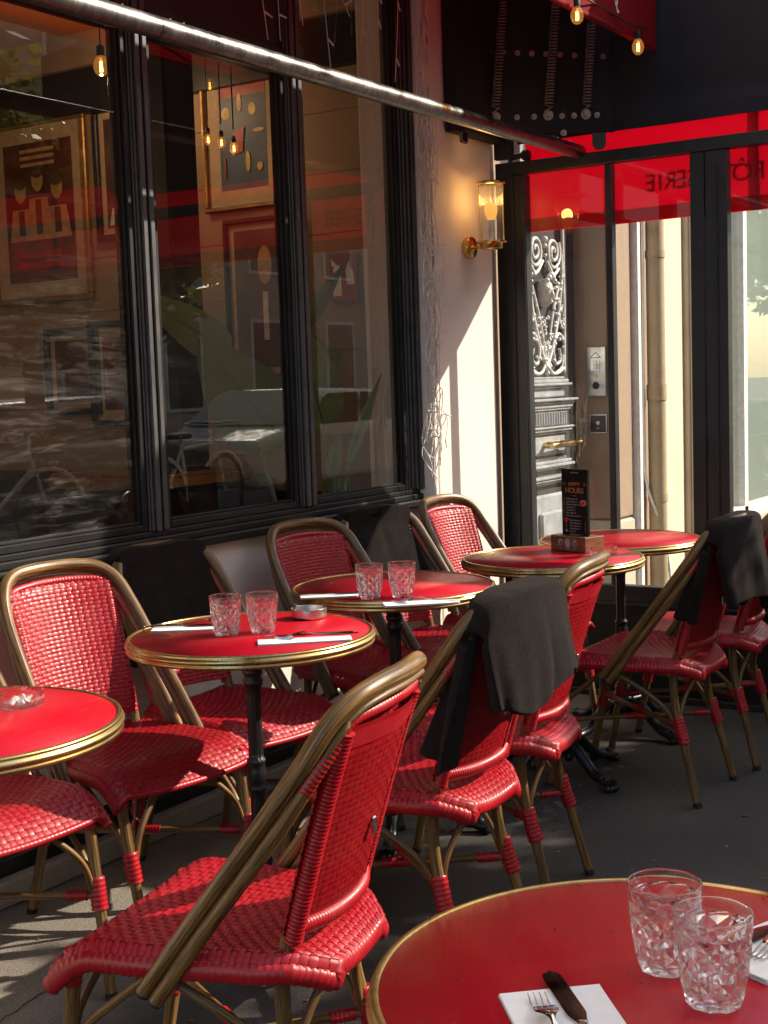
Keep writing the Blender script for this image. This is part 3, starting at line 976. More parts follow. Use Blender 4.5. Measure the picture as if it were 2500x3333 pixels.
# ================================================================ fairy lights down the window post
t = thing('fairy_lights', 'tangled pale wire fairy lights, unlit, hanging down beside the right window', 'string lights', (4.43, 2.655, 0))
r5 = random.Random(5)
bulb_me = MB().tube([(0, 0, 0), (0, 0, .012)], .0038, 6).tube([(0, 0, .0115), (0, 0, .032)], .0028, 6)
bulb_me = bulb_me.mesh('bulb', M['pale_wire'])
nb = 0
def fairy_bulb(p, d):
    global nb
    nb += 1
    link('bulb', bulb_me, t, p, Vector(d).to_track_quat('Z', 'Y').to_euler())
wires = MB()
for k in range(11):
    x0, y0 = r5.uniform(-.03, .035), r5.uniform(-.03, .0)
    zlow = (.90, .93, 1.0, .96, 1.2, .9, 1.05, .95, .92, 1.1, .98)[k]
    pts, z = [], 3.0
    while z > zlow:
        amp = .014 if z > 2 else .021
        pts.append((x0 + r5.gauss(0, amp), y0 + r5.gauss(0, .010), z))
        z -= r5.uniform(.05, .11)
    P = spline(pts, 7)
    wires.tube(P, .0023, 5, False)
    for i in range(6, len(P) - 2, 14):
        if r5.random() < (.5 if P[i].z > 2 else .95):
            a = r5.uniform(0, 6.28)
            d = Vector((cos(a), -.25 + .4 * sin(a), r5.uniform(-.7, .5)))
            fairy_bulb(P[i], d)
    for i in range(20, len(P) - 8, 47):                               # loops that stand off the bundle
        a = P[i]
        sx = r5.choice((-1, 1)) * r5.uniform(.02, .045)
        lp = spline([a, a + Vector((sx * .6, -.02, .03)), a + Vector((sx, -.02, -.01)), a + Vector((sx * .8, -.015, -.07))], 6)
        wires.tube(lp, .0018, 5, False)
        fairy_bulb(lp[-1], (r5.uniform(-.3, .3), 0, -1))
wires.build('wire', M['pale_wire'], t)
t2 = thing('fairy_lights', 'sparse pale fairy light ends hanging across the top of the right window', 'string lights', (4.0, 2.70, 2.9))
tt, t = t, t2
wires = MB()
for k in range(9):
    x = -.55 + .11 * k + r5.uniform(-.03, .03)
    pts = [(x, 0, .02), (x + r5.gauss(0, .015), -.01, -.1), (x + r5.gauss(0, .03), -.01, -.2), (x + r5.gauss(0, .03), -.01, -.3 - r5.random() * .22)]
    P = spline(pts, 7)
    wires.tube(P, .0016, 5, False)
    for i in range(4, len(P), 5):
        fairy_bulb(P[i], (r5.uniform(-1, 1), -.2, r5.uniform(-1, .3)))
wires.build('wire', M['pale_wire'], t2)

# ================================================================ NEIGHBOUR HOUSE beyond the screen (front plane y = 2.65)
nb_ = thing('neighbour_house', 'stone house entrance with carved dark door seen through the glass screen', 'building', (6.2, 2.65, 0))
def hb(*boxes, name, mat, parent=nb_, **kw):
    m = MB()
    for x0, x1, y0, y1, z0, z1, *b in boxes:
        m.box(x0 - 6.2, x1 - 6.2, y0 - 2.65, y1 - 2.65, z0, z1, b[0] if b else .003)
    return m.build(name, mat, parent, **kw)
hb((6.2, 6.42, 2.652, 3.1, .60, 4.2, .012), name='door_jamb', mat=M['stone'])
hb((6.19, 6.42, 2.645, 3.1, .004, .596, .012), name='jamb_base', mat=M['pale_stone'])
hb((4.97, 5.15, 2.70, 3.1, .004, 4.2, .01), name='door_jamb', mat=M['stone'])
hb((6.42, 6.47, 2.62, 3.0, .004, 4.2, .008), name='white_pilaster', mat=M['white'])
hb((6.47, 6.52, 2.655, 3.0, .004, 4.2, .006), (6.485, 6.50, 2.64, 2.656, .004, 4.2, .004), name='moulding', mat=M['pale_stone'])
hb((6.52, 6.72, 2.665, 3.0, .004, 4.2), name='wall_strip', mat=M['stone'])
hb((6.72, 7.13, 2.65, 3.0, .004, 4.2, .004), name='plaster_wall', mat=M['yellow'])
hb((7.14, 7.24, 2.62, 3.0, .004, 4.2, .006), (7.155, 7.225, 2.605, 2.621, .004, 4.2, .004), name='pilaster', mat=M['pale_stone'])
hb((4.97, 6.2, 2.78, 3.1, 2.75, 4.2), (6.42, 30.0, 2.66, 3.0, 4.2, 15.0, 0), (4.97, 6.42, 2.66, 3.0, 4.2, 15.0, 0), (12.001, 30, 2.66, 3.0, .004, 4.2, 0), name='upper_wall', mat=M['pale_stone'])
hb((7.25, 12, 2.62, 2.9, .004, .42, .006), (7.25, 12, 2.64, 2.9, 3.0, 4.2, 0), (11.5, 12, 2.64, 2.9, .42, 3.0), name='shop_wall', mat=M['pale_stone'])
hb((7.245, 7.30, 2.66, 2.74, .42, 3.0), (8.20, 8.27, 2.66, 2.74, .42, 3.0), (10.2, 10.27, 2.66, 2.74, .42, 3.0), (7.30, 11.5, 2.66, 2.74, .42, .48), name='shop_window_frame', mat=M['white'])
for x0, x1 in ((7.30, 8.20), (8.27, 10.2), (10.27, 11.5)):
    MB().add([(x0 - 6.2, .05, .48), (x1 - 6.2, .05, .48), (x1 - 6.2, .05, 3.0), (x0 - 6.2, .05, 3.0)], [(0, 1, 2, 3)], False).build('pane', M['pane_shop'], nb_)
q = NT('pale_blind')
c = q.tc(1, 1, 1, 'Object')
wv = q.n('TexWave', {'bands_direction': 'X'}, Vector=c, Scale=14, Distortion=.3).outputs[0]
M['blind'] = q.out(q.pbr(q.ramp(wv, (.3, (.26, .285, .26)), (.7, (.36, .385, .35))), .8))
hb((7.28, 11.6, 2.86, 2.89, .4, 3.1, 0), name='window_blind', mat=M['blind'])

# carved double door, plane y = 2.85
M['door_paint'] = plain('grey_door_paint', (.33, .345, .36), .30, 0, .25, 10, .0006)
M['door_dark'] = plain('dark_door_paint', (.05, .052, .056), .35, 0, .3, 10, .0006)
M['iron_pale'] = plain('pale_door_iron', (.60, .60, .58), .32, 0, .25, 30)
dr = hb((5.16, 6.198, 2.862, 2.92, .02, 2.75), name='door', mat=M['door_dark'])
dr['label'] = 'carved dark grey double door with iron grille'
def db(*boxes, name, mat=M['door_paint'], **kw):
    m = MB()
    for x0, x1, y0, y1, z0, z1, *b in boxes:
        m.box(x0 - 6.2, x1 - 6.2, y0 - 2.65, y1 - 2.65, z0, z1, b[0] if b else .004)
    return m.build(name, mat, dr, **kw)
db((5.56, 5.60, 2.82, 2.861, .10, 2.6), (6.045, 6.08, 2.845, 2.861, .10, 2.6), name='stile')
def ledge(zt, steps, x0=5.605, x1=6.06):
    m = MB()
    z = zt
    for h, d in steps:
        e = d * .45
        m.box(x0 - e - 6.2, x1 + e - 6.2 - .03, 2.86 - d - 2.65, 2.861 - 2.65, z - h, z - .0008, .004)
        z -= h
    m.build('moulding', M['door_paint'], dr)
ledge(1.318, [(.012, .02), (.018, .034), (.014, .05), (.012, .030)])
ledge(1.215, [(.014, .075), (.012, .06), (.02, .048), (.012, .04)])
m = MB()
for i in range(15):
    x = 5.615 + .027 * i
    m.box(x - 6.2, x + .017 - 6.2, 2.822 - 2.65, 2.861 - 2.65, 1.085, 1.152, .005)
m.build('flute', M['door_paint'], dr)
ledge(1.083, [(.012, .055), (.014, .045), (.012, .03)])
ledge(.935, [(.014, .02), (.016, .04), (.016, .055), (.012, .03)])
ledge(.85, [(.016, .055), (.014, .045), (.012, .03)])
db((5.63, 5.995, 2.835, 2.861, .20, .76, .012), (5.70, 5.93, 2.815, 2.836, .28, .68, .012), name='panel')
db((5.615, 6.02, 2.842, 2.861, .945, 1.038, .006), (5.615, 6.03, 2.842, 2.861, 1.22, 1.262, .006), name='panel')
h = MB()
H0 = Vector((5.79 - 6.2, 2.80 - 2.65, .995))
h.tube([H0 + Vector((0, .06, 0)), H0 + Vector((0, -.01, 0))], .016, 12)
h.tube([H0 + Vector((.15, .06, 0)), H0 + Vector((.15, -.01, 0))], .016, 12)
h.tube([H0 + Vector((-.03 + .034 * i, -.015, 0)) for i in range(10)], lambda q: .011 + .006 * sin(q * pi) + .006 * (abs(q - .14) < .06) + .006 * (abs(q - .62) < .06) + .005 * (q > .93), 14)
h.build('handle', M['gold'], dr)
g = MB()
GX, GY = 5.825 - 6.2, 2.838 - 2.65
def gt(pts, r=.009, n=6):
    g.tube(spline([(GX + x, GY, z) for x, z in pts], n), r, 7)
for s2 in (-1, 1):
    sp = []
    for k in range(30):                                                # volute
        a = k / 29 * 4.2 * pi
        r = .012 + .072 * (k / 29)
        sp.append((s2 * (.095 + r * cos(a) * .9), 1.905 + r * sin(a)))
    g.tube([(GX + x, GY, z) for x, z in sp], .0085, 7)
    gt([(s2 * .175, 1.90), (s2 * .18, 1.80), (s2 * .13, 1.60), (s2 * .06, 1.45), (0, 1.36)], .010)
    gt([(s2 * .19, 2.2), (s2 * .2, 1.9), (s2 * .2, 1.6), (s2 * .19, 1.34)], .009)
    gt([(s2 * .02, 1.86), (s2 * .09, 1.80), (s2 * .15, 1.83)], .009)
    gt([(s2 * .14, 1.74), (s2 * .07, 1.60), (s2 * .012, 1.42), (0, 1.35)], .0075)
    gt([(s2 * .18, 1.66), (s2 * .15, 1.60), (s2 * .18, 1.55), (s2 * .19, 1.60)], .0075)
    gt([(s2 * .185, 1.50), (s2 * .13, 1.52), (s2 * .075, 1.45), (s2 * .10, 1.38), (s2 * .15, 1.40), (s2 * .14, 1.45)], .008)
    gt([(s2 * .19, 1.36), (s2 * .12, 1.335), (s2 * .05, 1.34), (0, 1.40)], .008)
    gt([(s2 * .10, 1.335), (s2 * .16, 1.36), (s2 * .18, 1.42)], .007)
r6 = random.Random(11)
def knob(x, z, r):
    g.lathe([(.0, -r), (r * .7, -r * .7), (r, 0), (r * .7, r * .7), (0, r)], 8, (GX + x, GY - .004, z))
for s2 in (-1, 1):
    for k in range(34):
        z = r6.uniform(1.36, 1.80)
        w = .03 + (z - 1.34) * .28
        knob(s2 * abs(r6.gauss(w, .028)), z, r6.uniform(.005, .012))
    for k in range(14):
        z = r6.uniform(1.34, 1.68)
        knob(s2 * r6.uniform(.135, .19), z, r6.uniform(.005, .011))
for k in range(24):
    knob(r6.gauss(0, .028), r6.uniform(1.42, 1.60), r6.uniform(.005, .010))
for k, (z, r) in enumerate(((1.96, .016), (1.93, .012), (1.885, .010), (1.36, .018), (1.335, .012))):
    knob(0, z, r)
# relief head in the middle of the grille
g.lathe([(0, -.075), (.02, -.068), (.036, -.04), (.042, -.005), (.040, .03), (.028, .055), (0, .062)], 14, (GX, GY + .004, 1.715))
g.lathe([(0, -.02), (.008, -.015), (.011, 0), (.005, .022), (0, .024)], 8, (GX, GY - .038, 1.70))
for x, z, r in ((-.016, 1.727, .006), (.016, 1.727, .006), (0, 1.668, .010), (-.02, 1.78, .016), (.02, 1.78, .016), (0, 1.79, .018), (-.04, 1.765, .013), (.04, 1.765, .013), (-.046, 1.735, .01), (.046, 1.735, .01)):
    g.lathe([(.0, -r), (r * .7, -r * .7), (r, 0), (r * .7, r * .7), (0, r)], 8, (GX + x, GY - .032, z))
g.build('iron_grille', M['iron_pale'], dr)

t = thing('intercom', 'grey metal door intercom with keypad on the brown stone jamb', 'intercom', (6.2, 2.742, 1.335))
MB().box(-.022, -.001, -.050, .050, -.122, .122, .003).build('body', M['steel_mat'] if 'steel_mat' in M else M['steel'], t)
m = MB()
for r_ in range(4):
    for c_ in range(3):
        y, z = .020 - .017 * c_, .052 - .017 * r_
        m.tube([(-.022, y, z), (-.026, y, z)], .0065, 10)
m.build('key', M['steel'], t)
MB().tube([(-.022, .003, -.022), (-.0255, .003, -.022)], .0095, 14).build('lock_barrel', M['gold'], t)
MB().tube([(-.022, .003, -.068), (-.025, .003, -.068)], .018, 20).build('call_button', M['rubber'], t)
m = MB()
tr_ = [(.030, .068), (-.024, .068), (.003, .094)]
for i in range(3):
    a, b_ = tr_[i], tr_[(i + 1) % 3]
    m.tube([(-.0225, a[0], a[1]), (-.0225, b_[0], b_[1])], .0018, 5)
m.build('triangle_mark', M['dark_steel'], t)
t = thing('lock_plate', 'square recessed metal lock plate below the intercom', 'lock plate', (6.2, 2.744, 1.078))
m = MB()
m.box(-.008, -.001, -.048, .048, .040, .048, .002); m.box(-.008, -.001, -.048, .048, -.048, -.040, .002)
m.box(-.008, -.001, -.048, -.040, -.0395, .0395, .002); m.box(-.008, -.001, .040, .048, -.0395, .0395, .002)
m.build('bezel', M['steel'], t)
MB().box(-.004, -.001, -.0395, .0395, -.0395, .0395, .001).build('plate', M['dark_steel'], t)
MB().tube([(-.004, 0, .004), (-.010, 0, .004)], .010, 14).tube([(-.004, 0, -.02), (-.007, 0, -.02)], .004, 8).build('lock_barrel', M['steel'], t)

t = thing('drainpipe', 'painted brown drainpipe with clamps on the house wall', 'drainpipe', (6.61, 2.60, 0))
MB().tube([(0, 0, .0), (0, 0, 4.2)], .047, 24).build('pipe', M['pipe'], t)
MB().tube([(0, 0, .66), (0, 0, .70)], .051, 24).tube([(0, 0, 1.90), (0, 0, 1.94)], .051, 24).build('clamp', M['pipe'], t)
MB().tube([(0, 0, 1.18), (0, 0, 1.26)], .052, 24).build('collar', M['pipe'], t)
MB().tube(spline([(-.085, .04, 4.0), (-.08, .035, 2.0), (-.085, .04, 1.0), (-.075, .03, .75), (-.03, -.02, .55), (.02, -.05, .3), (.0, -.06, .02)], 8), .007, 6).build('cable', M['white'], t)

# ================================================================ RATTAN CHAIR (front +y, back posts at y = 0)
def weave(mb, fn, nu, nv, wu, wv, amp, cu=.0009):
    """plain weave of flat straps on the surface fn(u, v) -> (point, normal); nv straps run along u, nu along v"""
    for along in (0, 1):
        n_str, n_cross, wd = ((nv, nu, wv), (nu, nv, wu))[along]
        for j in range(n_str):
            c = (j + .5) / n_str
            h = wd / 2 / n_str
            m = n_cross * 2
            vs, tc = [], []
            jit = (hsh(j, along) - .5) * .0005
            for i in range(m + 1):
                s = i / m
                ph = cos(pi * (s * n_cross - .5 + j)) * (1 if along == 0 else -1)
                ph = math.copysign(abs(ph) ** .6, ph)
                for k, (e, dz) in enumerate(((-1, -cu), (0, 0), (1, -cu))):
                    t_ = c + e * h
                    p, nn = fn(s, t_) if along == 0 else fn(t_, s)
                    vs.append(p + nn * (ph * amp + dz + jit))
                    tc.append((e, s * 30, j))
            fs = []
            for i in range(m):
                for k in (0, 1):
                    q = (i * 3 + k, i * 3 + k + 1, i * 3 + k + 4, i * 3 + k + 3)
                    fs.append(q if along == 0 else q[::-1])
            mb.add(vs, fs, True, tc)
    return mb

def wrapped(mb, path, r, pitch=.0068, sides=10, ell=1.0, depth=.14):
    """binding wound round a rod: ridge per turn"""
    P = resample(path, pitch / 3)
    n = len(P)
    k = [0]
    def rf(t):
        i = int(round(t * (n - 1)))
        return r * (1 + depth * ((0, .75, .75)[i % 3] - .5) * 1.3 + .03 * (hsh(i // 3) - .5))
    return mb.tube(P, rf, sides, True, None, ell)

CH = dict(pb=.135, pz=.465)
def seat_w(y):
    return (.172 + .038 * ss(-.05, .30, y)) * (1 - max(0, (.055 - y) / .13) ** 2.3 * .55)
def seat_pt(u, v):
    """u -1..1 across, v 0..1 from back to front"""
    y = -.060 + .462 * v
    w = seat_w(y)
    x = u * w
    y2 = y + .012 * (1 - u * u) * v
    z = .447 + .010 * u * u - .006 * (1 - u * u) * sin(pi * min(1, v * 1.2))
    z -= .055 * max(0, (v - .80) / .20) ** 1.9
    z -= .030 * max(0, (.14 - v) / .14) ** 1.5
    z -= .020 * max(0, (abs(u) - .88) / .12) ** 2
    return Vector((x, y2, z))
def seat_fn(s, t):
    u, v = s * 2 - 1, t
    p = seat_pt(u, v)
    a = seat_pt(u + .01, v) - seat_pt(u - .01, v)
    b = seat_pt(u, min(1, v + .01)) - seat_pt(u, max(0, v - .01))
    return p, a.cross(b).normalized()
def back_pt(s, t, off=0.0):
    """s 0..1 left to right, t 0..1 bottom to top of the back panel"""
    z = .485 + .325 * t
    hw = .128 + .014 * t
    x = (s * 2 - 1) * hw
    k = (z - .465) / (.82 - .465)
    y = -.110 * k ** 1.05 - .030 * (1 - (s * 2 - 1) ** 2) + off
    return Vector((x, y, z))
def back_fn(off):
    def f(s, t):
        p = back_pt(s, t, off)
        a = back_pt(s + .01, t, off) - back_pt(s - .01, t, off)
        b = back_pt(s, t + .01, off) - back_pt(s, t - .01, off)
        return p, b.cross(a).normalized()
    return f

def make_chair():
    root = thing('rattan_chair', '', 'chair', (0, 0, 0), 0, 'red rattan bistro chairs on the terrace')
    weave(MB(), seat_fn, 25, 40, .70, .86, .0017).build('seat_weave', M['strap'], root, kind='stuff')
    b = MB()
    b.grid(lambda u, v: seat_pt(u * 1.96 - .98, .01 + v * .97) - Vector((0, 0, .0035)), 14, 16)
    b.build('seat_base', M['under'], root)
    # seat rim: side binding round the two sides and the back
    per = [seat_pt(-1, 1 - i / 24) for i in range(25)] + [seat_pt(-1 + i / 8, 0) for i in range(1, 16)] + [seat_pt(1, i / 24) for i in range(25)]
    per = [p + Vector((0, .006 * (abs(p.x) < .15 and p.y < .05), -.014)) for p in per]
    m = MB()
    wrapped(m, spline(per, 3), .0165, .0118, 12, .62, .14)
    m.build('seat_rim', M['wrap'], root)
    m = MB()
    fr = [seat_pt(-1 + i / 8, 1) + Vector((0, -.002, -.004)) for i in range(17)]
    wrapped(m, spline(fr, 4), .0085, .0105, 10, 1.0, .10)
    m.build('front_roll', M['wrap'], root)
    # back: woven front, flat framed rear
    def front_pt(s, t):
        e = s * 2 - 1
        p = back_pt(.5 + e * .5 * 1.17, -.03 + t * 1.09)
        return p + Vector((0, .019 - .016 * max(0, (abs(e) - .84) / .16) ** 2 - .012 * max(0, (t - .94) / .06) ** 2, 0))
    def front_fn(s, t):
        a = front_pt(s + .01, t) - front_pt(s - .01, t)
        b_ = front_pt(s, t + .01) - front_pt(s, t - .01)
        return front_pt(s, t), b_.cross(a).normalized()
    weave(MB(), front_fn, 19, 34, .66, .84, .0017).build('back_weave', M['strap'], root, kind='stuff')
    bk = MB()
    fb = back_fn(-.004)
    bk.grid(lambda u, v: fb(u, v)[0], 12, 12)
    bko = bk.build('back_panel', M['backing'], root)
    wv = MB()
    def rear(s, t):
        p, n = back_fn(-.0052)(.80 - s * .77, .07 + t * .80)
        return p, -n
    weave(wv, rear, 13, 24, .90, .90, .0013, .0005)
    wv.build('rear_weave', M['backing'], bko, kind='stuff')
    st = MB()
    for s0, s1, t0, t1 in ((.82, .98, .02, .98), (.03, .82, .89, .98)):
        st.grid(lambda u, v: fb(s0 + (s1 - s0) * u, t0 + (t1 - t0) * v)[0] + Vector((0, -.003, 0)), 4, 8)
    for s_ in (.90,):
        for t_ in (.12, .32, .52, .72, .92):
            p = fb(s_, t_)[0]
            st.tube([p + Vector((0, -.003, 0)), p + Vector((0, -.0055, 0))], .0028, 6)
    st.build('edge_board', M['wrap'], bko)
    MB().box(-.006, .006, -.0885, -.0835, .598, .628, .002).build('maker_tag', M['steel'], bko)
    # posts wound with binding, top rail, lower rail
    for s_ in (-1, 1):
        m = MB()
        wrapped(m, spline([(s_ * .135, .002, .462), (s_ * .137, -.032, .58), (s_ * .140, -.074, .72), (s_ * .144, -.104, .806)], 10), .0155, .0068, 12)
        m.build('post_binding', M['wrap'], root)
    m = MB()
    wrapped(m, spline([(-.145, -.099, .795), (-.134, -.109, .818), (-.07, -.128, .826), (0, -.135, .828), (.07, -.128, .826), (.134, -.109, .818), (.145, -.099, .795)], 10), .0105, .009, 10)
    m.build('top_binding', M['wrap'], root)
    m = MB()
    wrapped(m, spline([(-.134, -.005, .487), (-.07, -.028, .486), (0, -.036, .486), (.07, -.028, .486), (.134, -.005, .487)], 10), .0145, .0062, 12)
    m.build('lower_rail', M['wrap'], root)
    # bent outer frame
    half = [(-.212, .226, .386), (-.206, .13, .515), (-.198, .02, .66), (-.188, -.050, .757), (-.171, -.088, .818), (-.136, -.117, .852), (-.085, -.134, .864)]
    loop = spline(half + [(0, -.143, .867)] + [(-x, y, z) for x, y, z in half[::-1]], 9)
    MB().tube(loop, lambda t_: .0128 + .0030 * ss(.16, .3, t_) * ss(.16, .3, 1 - t_), 14).build('back_frame', M['cane'], root)
    inn = [(p.x * .955, p.y - .0135 * (.6 if abs(p.x) < .16 else 1), p.z - .017) for p in loop]
    k0 = len(inn) // 6
    MB().tube(inn[k0:-k0], .0062, 8).build('inner_frame', M['gold'] if False else M['cane'], root)
    for s_ in (-1, 1):
        a = spline([(s_ * .211, .204, .374), (s_ * .205, .105, .508), (s_ * .196, .0, .645), (s_ * .180, -.060, .735), (s_ * .156, -.094, .792)], 9)
        st = MB().tube(a, .0127, 12).build('side_strut', M['cane'], root)
        m = MB()
        wrapped(m, a[-12:], .0132, .008, 10)
        m.build('strut_binding', M['wrap'], st)
        for e, d in (((s_ * .212, .226, .386), Vector((0, .09, -.12))), ((s_ * .211, .204, .374), Vector((0, .09, -.12)))):
            e = Vector(e); d = d.normalized()
            MB().tube([e, e + d * .004], .0125, 12).build('end_cap', M['rubber'], st)
    # legs
    def leg(pts, r0, r1):
        P = spline(pts, 8)
        lo = MB().tube(P, lambda t_: r0 + (r1 - r0) * t_, 12).build('leg', M['cane'], root)
        d = (P[-1] - P[-2]).normalized()
        MB().tube([P[-1] - d * .012, P[-1] + d * .003], r1 + .0012, 12).build('foot_cap', M['rubber'], lo)
        return lo
    for s_ in (-1, 1):
        rl = leg([(s_ * .136, .006, .475), (s_ * .136, .022, .40), (s_ * .139, .016, .30), (s_ * .146, -.010, .20), (s_ * .162, -.061, .003)], .0128, .0122)
        m = MB()
        wrapped(m, [(s_ * .1415, .008, .268), (s_ * .1445, -.004, .222), (s_ * .148, -.016, .186)], .0182, .0105, 12, 1.0, .09)
        m.build('leg_binding', M['wrap'], rl)
        fl_ = leg([(s_ * .182, .372, .418), (s_ * .180, .382, .33), (s_ * .175, .408, .18), (s_ * .168, .44, .003)], .0128, .0122)
        m = MB()
        wrapped(m, [(s_ * .183, .370, .425), (s_ * .181, .379, .365)], .0165, .010, 12, 1.0, .08)
        m.build('leg_binding', M['wrap'], fl_)
        m = MB()
        wrapped(m, [(s_ * .178, .394, .262), (s_ * .175, .407, .19)], .0182, .0105, 12, 1.0, .09)
        m.build('leg_binding', M['wrap'], fl_)
        # arched braces under the seat
        m = MB()
        m.tube(spline([(s_ * .140, .006, .225), (s_ * .146, .040, .285), (s_ * .168, .105, .345), (s_ * .186, .205, .405)], 9), .0078, 9)
        m.build('brace', M['cane'], root)
        m = MB()
        m.tube(spline([(s_ * .174, .392, .225), (s_ * .176, .362, .290), (s_ * .182, .300, .345), (s_ * .186, .225, .405)], 9), .0078, 9)
        m.build('brace', M['cane'], root)
        m = MB()
        m.tube(spline([(s_ * .136, .004, .225), (s_ * .112, .004, .30), (s_ * .070, -.012, .365), (s_ * .025, -.030, .415)], 9), .0075, 9)
        m.build('brace', M['cane'], root)
        m = MB()
        m.tube(spline([(s_ * .168, .398, .225), (s_ * .145, .394, .30), (s_ * .095, .380, .36), (s_ * .035, .372, .405)], 9), .0075, 9)
        m.build('brace', M['cane'], root)
    for s_, dz in ((-1, .006), (1, -.008)):
        a, b_ = Vector((s_ * .138, .002, .232 + dz)), Vector((-s_ * .172, .398, .232 + dz))
        so = MB().tube([a + (b_ - a) * (i / 8) for i in range(9)], .0085, 9).build('stretcher', M['cane'], root)
        for q0, q1 in ((.43, .57), (.03, .13), (.87, .97)):
            m = MB()
            wrapped(m, [a + (b_ - a) * q0, a + (b_ - a) * q1], .0113, .008, 9)
            m.build('stretcher_binding', M['wrap'], so)
    return root

chair0 = make_chair()
R_ = radians
CHAIRS = {
    'F': (1.735, 1.261, 11.6, 'red rattan chair nearest the camera, its back turned, beside the large foreground table'),
    'G': (2.534, 1.436, -.8, 'red rattan chair with dark fleece over its back, directly behind the nearest chair'),
    'H': (3.031, 1.500, 8.8, 'red rattan chair without a blanket between the two blanket draped street side chairs'),
    'K': (4.022, 1.463, -.9, 'red rattan chair with dark blanket at the happy hours table, seat fully visible'),
    'M': (4.479, 1.445, 5.7, 'red rattan chair at the right edge of the terrace, behind the blanket draped chair'),
    'Z': (1.93, 2.53, 172, 'red rattan chair at far left, only seat and legs below the left table showing'),
    'A': (2.445, 2.515, 170, 'red rattan chair by the wall at left with bare sunlit woven back'),
    'B': (2.87, 2.54, 172, 'red rattan chair by the wall hidden under a dark fleece behind the glasses table'),
    'C': (3.52, 2.50, 169, 'red rattan chair by the wall with shaded bare back between two blanket covered chairs'),
    'D': (3.935, 2.50, 167, 'red rattan chair by the wall under a creased blanket below the right window'),
    'E': (4.44, 2.50, 176, 'red rattan chair against the cream pier with bare brightly sunlit back'),
    'N': (2.06, .29, 100, 'red rattan chair just peeping in at the right edge behind the foreground table'),
}
CO = {}
for k, (x, y, a, lab) in CHAIRS.items():
    CO[k] = place(chair0, (x, y, 0), R_(a), lab)

# ================================================================ BISTRO TABLE
def make_table():
    root = thing('bistro_table', '', 'table', (0, 0, 0), 0, 'round red brass rimmed bistro tables')
    MB().lathe([(0, .7305), (.2868, .7305), (.2868, .712), (0, .712)], 96).build('tabletop', M['laminate'], root)
    MB().lathe([(.2865, .712), (.2868, .7318), (.2885, .7330), (.2925, .7330), (.2950, .7318), (.2958, .7285), (.2950, .7262), (.2962, .7248), (.2990, .7225), (.3000, .7185), (.2990, .7150), (.2960, .7130),
                (.2958, .7115), (.2975, .7095), (.2975, .7055), (.2950, .7020), (.2900, .7010), (.2700, .7010), (.2700, .7120)], 128).build('brass_rim', M['brass'], root)
    c = MB()
    fl_ = lambda a, z: 1 + (.05 * cos(a * 12) if .42 < z < .60 or .18 < z < .36 else 0)
    prof = [(.0, .712), (.085, .712), (.085, .702), (.03, .694), (.020, .680), (.0175, .655), (.0175, .650), (.0235, .644), (.0245, .634), (.0205, .626), (.0205, .622), (.0245, .616), (.0235, .604), (.018, .598)]
    prof += [(.0172, .598 - .016 * i) for i in range(1, 11)]
    prof += [(.0175, .425), (.0225, .421), (.0230, .412), (.0195, .408), (.0235, .396), (.0245, .380), (.0215, .364), (.0190, .357), (.0215, .352), (.0215, .345), (.0175, .340)]
    prof += [(.0172, .34 - .016 * i) for i in range(1, 10)]
    prof += [(.020, .185), (.027, .178), (.030, .165), (.026, .152), (.032, .146), (.040, .130), (.048, .118), (.052, .100), (.046, .082), (.030, .066), (.015, .055), (0, .05)]
    c.lathe(prof, 48, rmod=fl_)
    c.build('column', M['iron'], root)
    for k in range(4):
        a = radians(-112 + 90 * k)
        f = MB()
        f.M = Matrix.Rotation(a, 4, 'Z')
        path = spline([(.035, 0, .112), (.085, 0, .112), (.135, 0, .075), (.180, 0, .038), (.225, 0, .026), (.262, 0, .018)], 8)
        f.tube(path, lambda t_: .020 - .006 * t_ + .006 * ss(.78, .95, t_), 10, True, 1, 1.15)
        f.tube([p + Vector((0, 0, .017 - .006 * i / len(path))) for i, p in enumerate(path[4:-6])], .006, 6)
        for dy in (-.020, -.007, .007, .020):
            f.lathe([(0, -.012), (.0085, -.008), (.011, 0), (.008, .008), (0, .012)], 8, (.268 - abs(dy) * .5, dy, .0125))
        f.lathe([(0, -.012), (.014, -.006), (.018, .004), (.012, .016), (0, .02)], 10, (.235, 0, .028))
        f.lathe([(0, -.02), (.012, -.014), (.016, 0), (.012, .012), (0, .018)], 8, (.06, 0, .075))
        f.build('foot', M['iron'], root)
    return root
table0 = make_table()
TABLES = {'T2': (2.509, 2.022, 0, 20, 'red bistro table with two tumblers, napkins and a steel ashtray near the centre'),
          'T1': (1.584, 1.966, 0, 0, 'red bistro table cut by the left edge carrying only a glass ashtray'),
          'T3': (3.27, 2.10, 0, 45, 'red bistro table half hidden behind the draped chair, with two tumblers'),
          'T4': (3.985, 1.936, 0, 0, 'red bistro table carrying the happy hours menu stand'),
          'T5': (4.60, 1.96, -.012, 2, 'empty red bistro table farthest away, against the glass screen'),
          'T6': (1.266, .507, -.037, 30, 'large red bistro table top in the right foreground with two tumblers')}
for k, (x, y, z, a, lab) in TABLES.items():
    o = place(table0, (x, y, 0), R_(a), lab)
    o.scale.z = (.733 + z) / .733
ZT = .7306
Z6 = ZT - .037                                                    # the pavement falls away towards the street

